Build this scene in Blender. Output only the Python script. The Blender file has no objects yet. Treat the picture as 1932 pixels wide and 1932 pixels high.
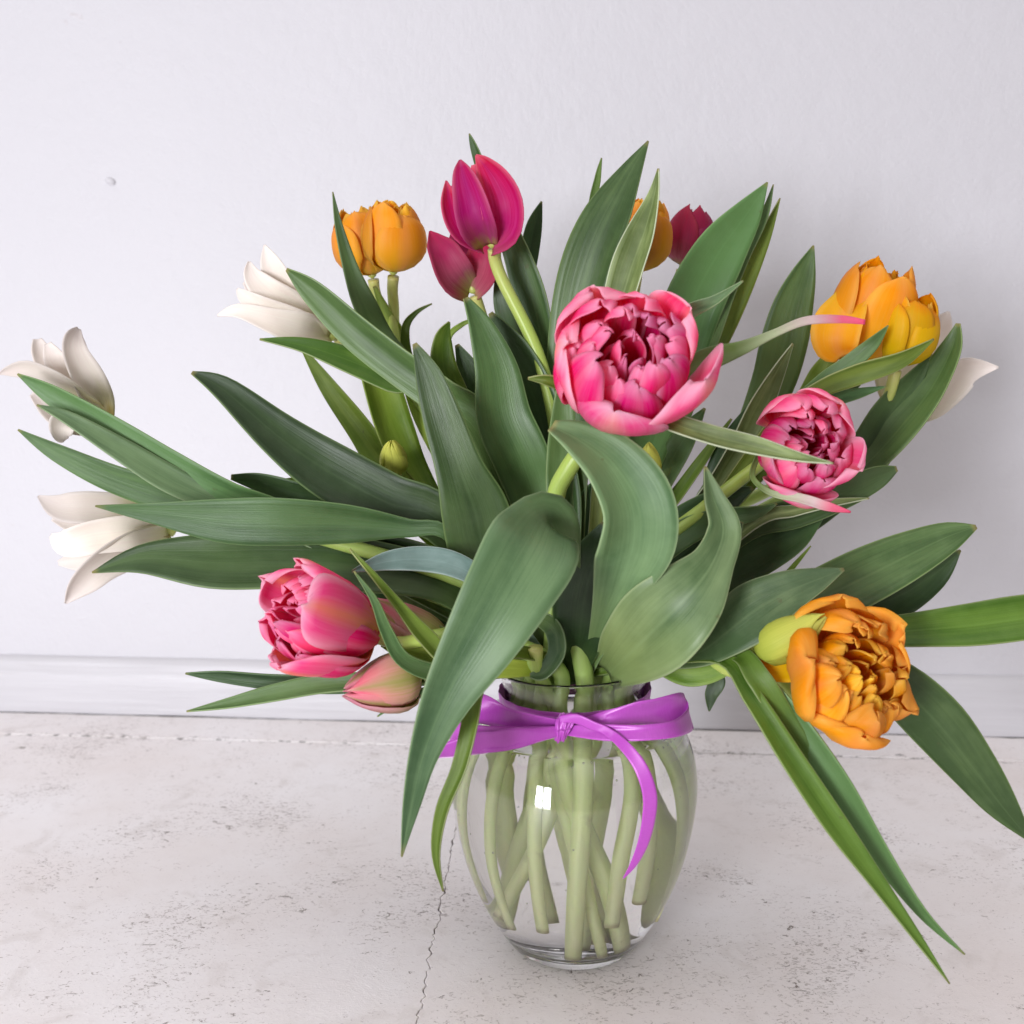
import bpy, math, random
from mathutils import Vector, Matrix, noise
from math import sin, cos, pi, radians

random.seed(7)
sc = bpy.context.scene
C = sc.collection

# ------------------------------------------------------------------ camera
CAM = Vector((-0.043, -0.685, 0.395))
PITCH = radians(7.5)
cam_d = bpy.data.cameras.new('camera')
cam = bpy.data.objects.new('camera', cam_d); C.objects.link(cam)
cam.location = CAM
cam.rotation_euler = (radians(90) - PITCH, 0, 0)
cam_d.sensor_width = 36.0
cam_d.lens = 36.0 * 2005 / 2000
cam_d.clip_start = 0.02; cam_d.clip_end = 50
cam_d.dof.use_dof = True
cam_d.dof.focus_distance = 0.69
cam_d.dof.aperture_fstop = 8.0
sc.camera = cam

# ------------------------------------------------------------------ light
w = bpy.data.worlds.new('World'); sc.world = w; w.use_nodes = True
bg = w.node_tree.nodes['Background']
bg.inputs[1].default_value = 1.0
# a white room: bright ceiling above, dimmer walls and furniture below
_wn = w.node_tree
_tc = _wn.nodes.new('ShaderNodeTexCoord'); _sx = _wn.nodes.new('ShaderNodeSeparateXYZ'); _rp = _wn.nodes.new('ShaderNodeValToRGB')
_mr = _wn.nodes.new('ShaderNodeMapRange'); _mr.inputs[1].default_value = -1; _mr.inputs[2].default_value = 1
_wn.links.new(_tc.outputs['Generated'], _sx.inputs[0]); _wn.links.new(_sx.outputs[2], _mr.inputs[0])
_wn.links.new(_mr.outputs[0], _rp.inputs[0]); _wn.links.new(_rp.outputs[0], bg.inputs[0])
_e = _rp.color_ramp.elements
_e[0].position = .40; _e[0].color = (.16, .145, .14, 1)
_e[1].position = .72; _e[1].color = (.33, .305, .295, 1)
_e2 = _e.new(1.0); _e2.color = (1.50, 1.44, 1.44, 1)

def area(name, loc, target, sx, sy, power, col):
    l = bpy.data.lights.new(name, 'AREA'); l.shape = 'RECTANGLE'; l.size = sx; l.size_y = sy
    l.energy = power; l.color = col
    o = bpy.data.objects.new(name, l); C.objects.link(o)
    o.location = loc
    o.rotation_euler = (Vector(target) - Vector(loc)).to_track_quat('-Z', 'Y').to_euler()
    return o
for _wx, _wy in ((-1.735, -2.58), (-1.405, -2.79)):            # four panes of one window
    for _wz in (.12, .70):
        area('window_light', (_wx, _wy, _wz), (0.0 + _wx + 1.57, 0.1 + _wy + 2.685, _wz - .09), 0.34, 0.52, 24, (0.94, 0.95, 1.0))

sc.view_settings.view_transform = 'Standard'
sc.view_settings.look = 'None'
sc.view_settings.exposure = 0.05
sc.view_settings.gamma = 1.0
sc.cycles.max_bounces = 12
sc.cycles.transmission_bounces = 12
sc.cycles.transparent_max_bounces = 12
sc.cycles.sample_clamp_indirect = 14.0
sc.cycles.use_denoising = True

# ------------------------------------------------------------------ projection helpers (display px, 1932 wide)
F = 2005 * 0.966
FWD = Vector((0, cos(PITCH), -sin(PITCH))); UPV = Vector((0, sin(PITCH), cos(PITCH))); RT = Vector((1, 0, 0))
def ray(x, y): return (FWD + RT * ((x - 966) / F) - UPV * ((y - 966) / F))
def P(x, y, d):
    r = ray(x, y); return CAM + r * ((d - CAM.y) / r.y)
def G(x, y, z=0.0):
    r = ray(x, y); return CAM + r * ((z - CAM.z) / r.z)
def pxs(p): return (p - CAM).dot(FWD) / F          # metres per display pixel at p

def catmull(vals, n):
    """resample a list of tuples with a Catmull-Rom spline to n+1 samples"""
    m = len(vals) - 1; out = []
    for i in range(n + 1):
        t = i / n * m; k = min(int(t), m - 1); f = t - k
        p0 = vals[max(k-1, 0)]; p1 = vals[k]; p2 = vals[k+1]; p3 = vals[min(k+2, m)]
        out.append(tuple(0.5*((2*b) + (-a+c)*f + (2*a-5*b+4*c-e)*f*f + (-a+3*b-3*c+e)*f**3) for a, b, c, e in zip(p0, p1, p2, p3)))
    return out
def lerp_tab(ts, vs, t):
    for i in range(len(ts) - 1):
        if t <= ts[i+1]:
            f = (t - ts[i]) / (ts[i+1] - ts[i]); return vs[i] + (vs[i+1] - vs[i]) * f
    return vs[-1]

# ------------------------------------------------------------------ objects
def tag(o, label=None, cat=None, group=None, kind=None):
    if label: o['label'] = label
    if cat: o['category'] = cat
    if group: o['group'] = group
    if kind: o['kind'] = kind
    return o
def empty(name, loc):
    o = bpy.data.objects.new(name, None); C.objects.link(o); o.location = loc; o.empty_display_size = .02
    return o
bpy_roots = {}
def mesh_obj(name, verts, faces, mat, parent=None, uvs=None, smooth=True, mat2=None):
    """verts in world space; the object's origin is put at the first vertex' neighbourhood mean"""
    c = Vector((0, 0, 0))
    for v in verts: c += v
    c /= len(verts)
    me = bpy.data.meshes.new(name)
    me.from_pydata([v - c for v in verts], [], faces)
    me.materials.append(mat)
    if mat2: me.materials.append(mat2)
    if uvs:
        ul = me.uv_layers.new(name='UVMap')
        for l in me.loops: ul.data[l.index].uv = uvs[l.vertex_index]
    if smooth:
        for p in me.polygons: p.use_smooth = True
    me.update()
    o = bpy.data.objects.new(name, me); C.objects.link(o)
    if parent:
        o.parent = parent
        # parents are never rotated or scaled, so the offset is the difference of world positions
        o.location = c - world_loc(parent)
    else:
        o.location = c
    return o
def world_loc(o):
    p = Vector(o.location)
    while o.parent:
        o = o.parent; p += Vector(o.location)
    return p
def grid_faces(nu, nv):
    f = []
    for i in range(nv):
        for j in range(nu):
            a = i*(nu+1)+j; f.append((a, a+1, a+nu+2, a+nu+1))
    return f
def solid(o, th, off=0.0):
    m = o.modifiers.new('thickness', 'SOLIDIFY'); m.thickness = th; m.offset = off; m.use_even_offset = False
    return o

# ------------------------------------------------------------------ materials
def new_mat(name):
    m = bpy.data.materials.new(name); m.use_nodes = True
    nt = m.node_tree; nt.nodes.clear()
    return m, nt, nt.nodes, nt.links
def N(nt, t, **kw):
    n = nt.nodes.new(t)
    for k, v in kw.items(): setattr(n, k, v)
    return n
def math_n(nt, op, a, b=None, clamp=False):
    n = N(nt, 'ShaderNodeMath', operation=op); n.use_clamp = clamp
    for i, v in enumerate((a, b)):
        if v is None: continue
        if isinstance(v, (int, float)): n.inputs[i].default_value = v
        else: nt.links.new(v, n.inputs[i])
    return n.outputs[0]
def mix_n(nt, f, a, b):
    n = N(nt, 'ShaderNodeMix', data_type='RGBA')
    if isinstance(f, (int, float)): n.inputs[0].default_value = f
    else: nt.links.new(f, n.inputs[0])
    for i, v in ((6, a), (7, b)):
        if isinstance(v, tuple): n.inputs[i].default_value = (*v[:3], 1)
        else: nt.links.new(v, n.inputs[i])
    return n.outputs[2]
def ramp(nt, fac, stops):
    n = N(nt, 'ShaderNodeValToRGB'); nt.links.new(fac, n.inputs[0])
    e = n.color_ramp.elements
    while len(e) < len(stops): e.new(0.5)
    for i, (p, c) in enumerate(stops):
        e[i].position = p; e[i].color = (*c, 1) if isinstance(c, tuple) else (c, c, c, 1)
    return n.outputs[0]
def noise_n(nt, vec, scale, detail=3, rough=.5, dist=0):
    n = N(nt, 'ShaderNodeTexNoise'); nt.links.new(vec, n.inputs['Vector'])
    n.inputs['Scale'].default_value = scale; n.inputs['Detail'].default_value = detail
    n.inputs['Roughness'].default_value = rough; n.inputs['Distortion'].default_value = dist
    return n.outputs['Fac']
def thin_shader(nt, col, rough=.5, trans=.25, bump=None, bstr=.2, bdist=.001, spec=.5, sheen=0, tcol=None):
    b = N(nt, 'ShaderNodeBsdfPrincipled'); tr = N(nt, 'ShaderNodeBsdfTranslucent')
    mx = N(nt, 'ShaderNodeMixShader'); out = N(nt, 'ShaderNodeOutputMaterial')
    nt.links.new(col, b.inputs['Base Color'])
    b.inputs['Roughness'].default_value = rough
    b.inputs['Specular IOR Level'].default_value = spec
    b.inputs['Sheen Weight'].default_value = sheen
    if tcol is None:
        nt.links.new(col, tr.inputs['Color'])
    else:
        nt.links.new(tcol, tr.inputs['Color'])
    mx.inputs[0].default_value = trans
    nt.links.new(b.outputs[0], mx.inputs[1]); nt.links.new(tr.outputs[0], mx.inputs[2])
    nt.links.new(mx.outputs[0], out.inputs['Surface'])
    if bump is not None:
        bp = N(nt, 'ShaderNodeBump'); bp.inputs['Strength'].default_value = bstr; bp.inputs['Distance'].default_value = bdist
        nt.links.new(bump, bp.inputs['Height']); nt.links.new(bp.outputs[0], b.inputs['Normal'])

def uv_parts(nt):
    uv = N(nt, 'ShaderNodeUVMap'); uv.uv_map = 'UVMap'
    sp = N(nt, 'ShaderNodeSeparateXYZ'); nt.links.new(uv.outputs[0], sp.inputs[0])
    return uv.outputs[0], sp.outputs[0], sp.outputs[1]
def scaled(nt, vec, s, off=None):
    m = N(nt, 'ShaderNodeMapping'); nt.links.new(vec, m.inputs[0]); m.inputs['Scale'].default_value = s
    if off is not None: nt.links.new(off, m.inputs['Location'])
    return m.outputs[0]
def rnd_vec(nt):
    oi = N(nt, 'ShaderNodeObjectInfo')
    cb = N(nt, 'ShaderNodeCombineXYZ')
    r = math_n(nt, 'MULTIPLY', oi.outputs['Random'], 37.0)
    for i in range(3): nt.links.new(r, cb.inputs[i])
    return cb.outputs[0], oi.outputs['Random']

def leaf_mat(name, dark, light, edge, trans=.22, rough=.42):
    m, nt, nd, lk = new_mat(name)
    uv, u, v = uv_parts(nt); rv, r = rnd_vec(nt)
    veins = noise_n(nt, scaled(nt, uv, (34, .9, 1), rv), 1.0, 3, .6)
    fine = noise_n(nt, scaled(nt, uv, (130, 1.8, 1), rv), 1.0, 2, .5)
    big = noise_n(nt, scaled(nt, uv, (1.6, 2.4, 1), rv), 1.0, 3, .55, .4)
    f = math_n(nt, 'ADD', math_n(nt, 'MULTIPLY', veins, .17), math_n(nt, 'MULTIPLY', big, .83))
    f = math_n(nt, 'ADD', f, math_n(nt, 'MULTIPLY', math_n(nt, 'SUBTRACT', fine, .5), .10))
    f = math_n(nt, 'ADD', f, math_n(nt, 'MULTIPLY', math_n(nt, 'SUBTRACT', r, .5), .22))
    col = ramp(nt, f, [(.36, dark), (.62, light)])
    # waxy bloom, a patchy glaucous film
    tc = N(nt, 'ShaderNodeTexCoord')
    wax = noise_n(nt, scaled(nt, tc.outputs['Object'], (60, 60, 60), rv), 1.0, 5, .65)
    wx = ramp(nt, wax, [(.45, 0.0), (.75, 1.0)])
    col = mix_n(nt, math_n(nt, 'MULTIPLY', wx, .16), col, tuple(min(1, c*1.35+.05) for c in light))
    # tissue pales towards the sheath, and the very tip dries
    pb = ramp(nt, math_n(nt, 'ADD', v, math_n(nt, 'MULTIPLY', big, .2)), [(.75, 0.0), (1.0, .35)])
    col = mix_n(nt, pb, col, (light[0]*1.5+.03, light[1]*1.35+.02, light[2]*.9))
    # midrib: a soft lighter line
    mr_ = ramp(nt, math_n(nt, 'ABSOLUTE', math_n(nt, 'SUBTRACT', u, .5)), [(.0, .22), (.035, 0.0)])
    col = mix_n(nt, mr_, col, tuple(min(1, c*1.3+.02) for c in light))
    # pale margin and a small blemish here and there
    e = math_n(nt, 'ABSOLUTE', math_n(nt, 'SUBTRACT', u, .5))
    em = ramp(nt, e, [(.470, 0.0), (.498, 1.0)])
    col = mix_n(nt, math_n(nt, 'MULTIPLY', em, .75), col, edge)
    sp_n = noise_n(nt, scaled(nt, tc.outputs['Object'], (140, 140, 140), rv), 1.0, 2, .5)
    sp = ramp(nt, sp_n, [(.745, 0.0), (.79, 1.0)])
    col = mix_n(nt, math_n(nt, 'MULTIPLY', sp, .45), col, (.10, .09, .035))
    tip = ramp(nt, math_n(nt, 'ADD', v, math_n(nt, 'MULTIPLY', wax, .02)), [(.012, .75), (.045, 0.0)])
    col = mix_n(nt, tip, col, (.34, .30, .10))
    hs = N(nt, 'ShaderNodeHueSaturation'); nt.links.new(col, hs.inputs['Color'])
    r2 = math_n(nt, 'FRACT', math_n(nt, 'MULTIPLY', r, 7.31))
    nt.links.new(math_n(nt, 'ADD', math_n(nt, 'MULTIPLY', r2, .035), .478), hs.inputs['Hue'])
    nt.links.new(math_n(nt, 'ADD', math_n(nt, 'MULTIPLY', math_n(nt, 'FRACT', math_n(nt, 'MULTIPLY', r, 13.7)), .38), .80), hs.inputs['Value'])
    col = hs.outputs[0]
    tcol = mix_n(nt, .5, col, (.28, .42, .03))
    hgt = math_n(nt, 'ADD', math_n(nt, 'MULTIPLY', veins, .8), math_n(nt, 'MULTIPLY', fine, .5))
    thin_shader(nt, col, rough, trans, hgt, .38, .0007, .5, tcol=tcol)
    return m
LEAF = {
 'd': leaf_mat('leaf_dark_green', (.020, .055, .014), (.060, .125, .038), (.16, .27, .09), rough=.36),
 'm': leaf_mat('leaf_mid_green', (.036, .095, .022), (.105, .205, .062), (.24, .37, .14), rough=.38),
 'g': leaf_mat('leaf_glaucous', (.058, .130, .046), (.165, .270, .115), (.32, .44, .22), .16, .44),
 'b': leaf_mat('leaf_blue_grey', (.15, .25, .22), (.30, .42, .39), (.45, .55, .5), .12, .5),
 'l': leaf_mat('leaf_lime', (.15, .29, .02), (.36, .52, .08), (.45, .58, .15), .4, .38),
 'o': leaf_mat('leaf_olive', (.065, .14, .008), (.18, .29, .040), (.42, .48, .20), .34, .38),
 's': leaf_mat('leaf_streaky', (.09, .14, .032), (.32, .42, .16), (.66, .74, .52), .2, .45),
}

def petal_mat(name, stops, edge, edge_amt, streak, streak_amt, mid=None, mid_amt=0., rough=.48, trans=.48, hue=.5):
    m, nt, nd, lk = new_mat(name)
    uv, u, v = uv_parts(nt); rv, r = rnd_vec(nt)
    wob = noise_n(nt, scaled(nt, uv, (3, 2, 1), rv), 1.0, 2)
    vv = math_n(nt, 'ADD', v, math_n(nt, 'MULTIPLY', math_n(nt, 'SUBTRACT', wob, .5), .28))
    vv = math_n(nt, 'ADD', vv, math_n(nt, 'MULTIPLY', math_n(nt, 'SUBTRACT', r, .5), .18))
    col = ramp(nt, vv, stops)
    ax = math_n(nt, 'ABSOLUTE', math_n(nt, 'SUBTRACT', u, .5))
    st = noise_n(nt, scaled(nt, uv, (26, 1.4, 1), rv), 1.0, 4, .65, .15)
    sm = ramp(nt, st, [(.42, 0.0), (.68, 1.0)])
    col = mix_n(nt, math_n(nt, 'MULTIPLY', sm, streak_amt), col, streak)
    if mid is not None:
        mm = ramp(nt, math_n(nt, 'ADD', ax, math_n(nt, 'MULTIPLY', math_n(nt, 'SUBTRACT', wob, .5), .15)), [(.02, 1.0), (.18, 0.0)])
        col = mix_n(nt, math_n(nt, 'MULTIPLY', mm, mid_amt), col, mid)
    em = ramp(nt, math_n(nt, 'ADD', math_n(nt, 'MAXIMUM', ax, math_n(nt, 'SUBTRACT', v, .50)), math_n(nt, 'MULTIPLY', math_n(nt, 'SUBTRACT', wob, .5), .2)), [(.33, 0.0), (.5, 1.0)])
    vm = ramp(nt, v, [(.15, 0.2), (.6, 1.0)])
    col = mix_n(nt, math_n(nt, 'MULTIPLY', math_n(nt, 'MULTIPLY', em, vm), edge_amt), col, edge)
    h = N(nt, 'ShaderNodeHueSaturation'); nt.links.new(col, h.inputs['Color'])
    nt.links.new(math_n(nt, 'ADD', math_n(nt, 'MULTIPLY', r, .02), .49), h.inputs['Hue']); h.inputs['Saturation'].default_value = 1.03
    nt.links.new(math_n(nt, 'ADD', math_n(nt, 'MULTIPLY', r, .26), .84), h.inputs['Value'])
    fine = noise_n(nt, scaled(nt, uv, (60, 2.0, 1), rv), 1.0, 3, .6)
    thin_shader(nt, h.outputs[0], rough, trans, fine, .4, .0004, .25, .0)
    return m
PET = {
 'magenta': petal_mat('petal_magenta', [(.02, (.55, .50, .14)), (.10, (.60, .12, .24)), (.30, (.56, .022, .20)), (.8, (.64, .014, .12)), (1., (.66, .03, .09))],
                      (.90, .30, .42), .55, (.72, .08, .36), .55, (.52, .03, .24), .5),
 'rose': petal_mat('petal_rose', [(.02, (.55, .56, .20)), (.2, (.60, .18, .26)), (.5, (.54, .05, .16)), (1., (.60, .03, .11))],
                      (.74, .14, .20), .3, (.42, .05, .12), .5),
 'orange': petal_mat('petal_orange', [(.02, (.80, .66, .07)), (.25, (.96, .60, .05)), (.6, (.98, .50, .04)), (1., (.98, .38, .03))],
                      (.99, .64, .16), .6, (.98, .54, .08), .5, (.97, .44, .16), .45),
 'orange_in': petal_mat('petal_orange_inner', [(.02, (.92, .20, .005)), (.35, (.96, .24, .005)), (.60, (.99, .46, .02)), (1., (1.0, .62, .06))],
                      (1.0, .70, .14), .7, (.97, .34, .02), .4),
 'yellow': petal_mat('petal_yellow', [(.02, (.50, .52, .04)), (.35, (.80, .58, .025)), (.8, (.90, .54, .03)), (1., (.94, .30, .02))],
                      (.92, .50, .05), .5, (.82, .60, .05), .4),
 'white': petal_mat('petal_white', [(.02, (.50, .42, .08)), (.12, (.70, .68, .40)), (.3, (.86, .80, .69)), (1., (.88, .81, .77))],
                      (.90, .84, .80), .5, (.84, .70, .66), .4, rough=.5, trans=.22),
 'pink': petal_mat('petal_pink', [(.02, (.86, .45, .14)), (.16, (.90, .10, .14)), (.40, (.93, .015, .14)), (.72, (.97, .04, .27)), (1., (.99, .20, .46))],
                      (.99, .58, .74), .62, (.99, .22, .48), .42, (.98, .58, .55), .2),
 'pink_in': petal_mat('petal_pink_inner', [(.02, (.86, .02, .04)), (.40, (.93, .012, .08)), (.66, (.97, .04, .24)), (.95, (.99, .22, .48))],
                      (.99, .52, .72), .62, (.98, .15, .40), .42),
 'pink_out': petal_mat('petal_pink_outer', [(.02, (.90, .70, .24)), (.20, (.97, .54, .30)), (.42, (.98, .20, .38)), (1., (.99, .10, .38))],
                      (.99, .66, .78), .8, (.99, .36, .58), .5, (.98, .70, .46), .45),
 'pink_flush': petal_mat('petal_pink_flushed', [(.02, (.78, .58, .08)), (.22, (.94, .50, .14)), (.45, (.95, .18, .34)), (1., (.97, .10, .40))],
                      (.99, .64, .76), .8, (.98, .26, .50), .5, (.95, .52, .16), .5),
 'bud_pink': petal_mat('petal_bud_pink', [(.02, (.38, .44, .08)), (.4, (.56, .48, .18)), (.7, (.86, .36, .38)), (1., (.94, .16, .36))],
                      (.96, .58, .64), .7, (.92, .48, .52), .6, (.40, .44, .10), .7),
 'bud_green': petal_mat('petal_bud_green', [(.02, (.38, .46, .06)), (.5, (.66, .68, .14)), (1., (.80, .76, .20))],
                      (.74, .74, .20), .5, (.50, .56, .08), .4),
}

def stem_mat():
    m, nt, nd, lk = new_mat('tulip_stem')
    uv, u, v = uv_parts(nt); rv, r = rnd_vec(nt)
    n1 = noise_n(nt, scaled(nt, uv, (8, 3, 1), rv), 1.0, 3)
    vv = math_n(nt, 'ADD', v, math_n(nt, 'MULTIPLY', math_n(nt, 'SUBTRACT', n1, .5), .1))
    col = ramp(nt, vv, [(0., (.86, .88, .50)), (.30, (.70, .82, .36)), (.45, (.34, .48, .13)), (.8, (.38, .50, .10)), (1., (.56, .54, .18))])
    tc = N(nt, 'ShaderNodeTexCoord')
    sp = ramp(nt, noise_n(nt, scaled(nt, tc.outputs['Object'], (90, 90, 90), rv), 1.0, 3), [(.62, 0.0), (.8, 1.0)])
    col = mix_n(nt, math_n(nt, 'MULTIPLY', sp, .35), col, (.24, .22, .08))
    col = mix_n(nt, ramp(nt, v, [(.006, .6), (.02, 0.0)]), col, (.45, .36, .16))
    b = N(nt, 'ShaderNodeBsdfPrincipled'); out = N(nt, 'ShaderNodeOutputMaterial')
    nt.links.new(col, b.inputs['Base Color']); b.inputs['Roughness'].default_value = .4
    b.inputs['Subsurface Weight'].default_value = .25; b.inputs['Subsurface Radius'].default_value = (.004, .006, .002)
    b.inputs['Subsurface Scale'].default_value = .6
    bp = N(nt, 'ShaderNodeBump'); bp.inputs['Strength'].default_value = .3; bp.inputs['Distance'].default_value = .0006
    nt.links.new(noise_n(nt, scaled(nt, uv, (26, 5, 1), rv), 1.0, 2), bp.inputs['Height'])
    nt.links.new(bp.outputs[0], b.inputs['Normal'])
    nt.links.new(b.outputs[0], out.inputs[0])
    return m
STEM = stem_mat()

def ribbon_mat():
    m, nt, nd, lk = new_mat('satin_ribbon')
    uv, u, v = uv_parts(nt)
    n1 = noise_n(nt, scaled(nt, uv, (2, 260, 1)), 1.0, 2)
    col = mix_n(nt, n1, (.38, .045, .40), (.48, .08, .50))
    b = N(nt, 'ShaderNodeBsdfPrincipled'); out = N(nt, 'ShaderNodeOutputMaterial')
    nt.links.new(col, b.inputs['Base Color'])
    b.inputs['Roughness'].default_value = .34; b.inputs['Specular IOR Level'].default_value = .85
    b.inputs['Specular Tint'].default_value = (1, .75, 1, 1)
    b.inputs['Anisotropic'].default_value = .8; b.inputs['Sheen Weight'].default_value = .8; b.inputs['Sheen Roughness'].default_value = .35; b.inputs['Sheen Tint'].default_value = (1, .6, 1, 1)
    bp = N(nt, 'ShaderNodeBump'); bp.inputs['Strength'].default_value = .25; bp.inputs['Distance'].default_value = .0002
    nt.links.new(n1, bp.inputs['Height']); nt.links.new(bp.outputs[0], b.inputs['Normal'])
    nt.links.new(b.outputs[0], out.inputs[0])
    return m
RIB = ribbon_mat()

def glass_mat(name, ior, col=(1, 1, 1), rough=0.0):
    m, nt, nd, lk = new_mat(name)
    g = N(nt, 'ShaderNodeBsdfPrincipled'); out = N(nt, 'ShaderNodeOutputMaterial')
    g.inputs['Base Color'].default_value = (*col, 1); g.inputs['Roughness'].default_value = rough
    g.inputs['IOR'].default_value = ior; g.inputs['Transmission Weight'].default_value = 1
    nt.links.new(g.outputs[0], out.inputs[0])
    return m

def wall_mat():
    m, nt, nd, lk = new_mat('painted_plaster')
    tc = N(nt, 'ShaderNodeTexCoord'); o = tc.outputs['Object']
    big = noise_n(nt, o, 2.2, 3); mid = noise_n(nt, o, 26, 4, .6); fine = noise_n(nt, o, 210, 3, .6)
    col = mix_n(nt, big, (.60, .592, .625), (.635, .627, .66))
    spk = ramp(nt, noise_n(nt, o, 75, 2, .5), [(.80, 0.0), (.83, 1.0)])
    col = mix_n(nt, math_n(nt, 'MULTIPLY', spk, .22), col, (.45, .42, .42))
    b = N(nt, 'ShaderNodeBsdfPrincipled'); out = N(nt, 'ShaderNodeOutputMaterial')
    nt.links.new(col, b.inputs['Base Color']); b.inputs['Roughness'].default_value = .55
    h = math_n(nt, 'ADD', math_n(nt, 'MULTIPLY', mid, 1.0), math_n(nt, 'MULTIPLY', fine, .28))
    bp = N(nt, 'ShaderNodeBump'); bp.inputs['Strength'].default_value = .6; bp.inputs['Distance'].default_value = .0030
    nt.links.new(h, bp.inputs['Height']); nt.links.new(bp.outputs[0], b.inputs['Normal'])
    nt.links.new(b.outputs[0], out.inputs[0])
    return m

def floor_mat(name, lineB_p, lineB_n, base=(.86, .835, .845)):
    m, nt, nd, lk = new_mat(name)
    geo = N(nt, 'ShaderNodeNewGeometry'); o = geo.outputs['Position']
    big = noise_n(nt, o, 5, 4, .6); mid = noise_n(nt, o, 24, 5, .65, .6)
    col = mix_n(nt, ramp(nt, big, [(.35, 0.0), (.68, 1.0)]), tuple(c*1.02 for c in base), (base[0]*.95, base[1]*.915, base[2]*.89))
    stain = ramp(nt, mid, [(.56, 0.0), (.78, 1.0)])
    col = mix_n(nt, math_n(nt, 'MULTIPLY', stain, .42), col, (.50, .44, .40))
    # small scuffs and specks, denser where the big noise is high
    dens = ramp(nt, noise_n(nt, o, 8.5, 3, .6), [(.35, 0.0), (.65, 1.0)])
    sc1 = noise_n(nt, scaled(nt, o, (210, 330, 100)), 1.0, 4, .7, 1.2)
    s1 = math_n(nt, 'ADD', sc1, math_n(nt, 'MULTIPLY', dens, .13))
    f1 = ramp(nt, s1, [(.655, 0.0), (.735, 1.0)])
    col = mix_n(nt, math_n(nt, 'MULTIPLY', f1, .62), col, (.28, .23, .21))
    sc2 = noise_n(nt, scaled(nt, o, (80, 130, 60)), 1.0, 5, .75, .8)
    s2 = math_n(nt, 'ADD', sc2, math_n(nt, 'MULTIPLY', dens, .11))
    f2 = ramp(nt, s2, [(.70, 0.0), (.745, 1.0)])
    col = mix_n(nt, math_n(nt, 'MULTIPLY', f2, .85), col, (.16, .12, .10))
    # fine hairline scratches
    sc3 = noise_n(nt, scaled(nt, o, (120, 300, 60)), 1.0, 2, .5, 2.5)
    f3 = ramp(nt, math_n(nt, 'ABSOLUTE', math_n(nt, 'SUBTRACT', sc3, .5)), [(.0, 1.0), (.010, 0.0)])
    f3 = math_n(nt, 'MULTIPLY', f3, ramp(nt, noise_n(nt, o, 40, 2), [(.50, 0.0), (.62, 1.0)]))
    col = mix_n(nt, math_n(nt, 'MULTIPLY', f3, .35), col, (.30, .27, .26))
    # paint chipped away along the joint by the wall
    dot = N(nt, 'ShaderNodeVectorMath', operation='DOT_PRODUCT'); lk.new(o, dot.inputs[0]); dot.inputs[1].default_value = lineB_n
    dist = math_n(nt, 'ABSOLUTE', math_n(nt, 'SUBTRACT', dot.outputs['Value'], lineB_p.dot(lineB_n) ))
    near = ramp(nt, dist, [(.0, 1.0), (.017, 0.0)])
    sc4 = noise_n(nt, scaled(nt, o, (75, 260, 60)), 1.0, 4, .65, .5)
    f4 = ramp(nt, math_n(nt, 'ADD', sc4, math_n(nt, 'MULTIPLY', near, .15)), [(.70, 0.0), (.735, 1.0)])
    f4 = math_n(nt, 'MULTIPLY', f4, math_n(nt, 'GREATER_THAN', near, .01))
    col = mix_n(nt, math_n(nt, 'MULTIPLY', f4, .8), col, (.12, .105, .10))
    b = N(nt, 'ShaderNodeBsdfPrincipled'); out = N(nt, 'ShaderNodeOutputMaterial')
    nt.links.new(col, b.inputs['Base Color']); b.inputs['Roughness'].default_value = .5
    h = math_n(nt, 'ADD', math_n(nt, 'MULTIPLY', mid, .8), math_n(nt, 'MULTIPLY', sc1, .35))
    h = math_n(nt, 'SUBTRACT', h, math_n(nt, 'MULTIPLY', f2, .5))
    bp = N(nt, 'ShaderNodeBump'); bp.inputs['Strength'].default_value = .5; bp.inputs['Distance'].default_value = .0012
    nt.links.new(h, bp.inputs['Height']); nt.links.new(bp.outputs[0], b.inputs['Normal'])
    nt.links.new(b.outputs[0], out.inputs[0])
    return m

def skirt_mat():
    m, nt, nd, lk = new_mat('painted_skirting')
    geo = N(nt, 'ShaderNodeNewGeometry'); o = geo.outputs['Position']
    st = noise_n(nt, scaled(nt, o, (6, 6, 160)), 1.0, 4, .6)
    col = mix_n(nt, st, (.53, .52, .545), (.62, .61, .64))
    ln = noise_n(nt, scaled(nt, o, (5, 5, 240)), 1.0, 3, .6, .3)
    f = ramp(nt, ln, [(.655, 0.0), (.69, 1.0)])
    col = mix_n(nt, math_n(nt, 'MULTIPLY', f, .35), col, (.40, .37, .37))
    b = N(nt, 'ShaderNodeBsdfPrincipled'); out = N(nt, 'ShaderNodeOutputMaterial')
    nt.links.new(col, b.inputs['Base Color']); b.inputs['Roughness'].default_value = .42
    bp = N(nt, 'ShaderNodeBump'); bp.inputs['Strength'].default_value = .5; bp.inputs['Distance'].default_value = .0015
    nt.links.new(st, bp.inputs['Height']); nt.links.new(bp.outputs[0], b.inputs['Normal'])
    nt.links.new(b.outputs[0], out.inputs[0])
    return m

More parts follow.
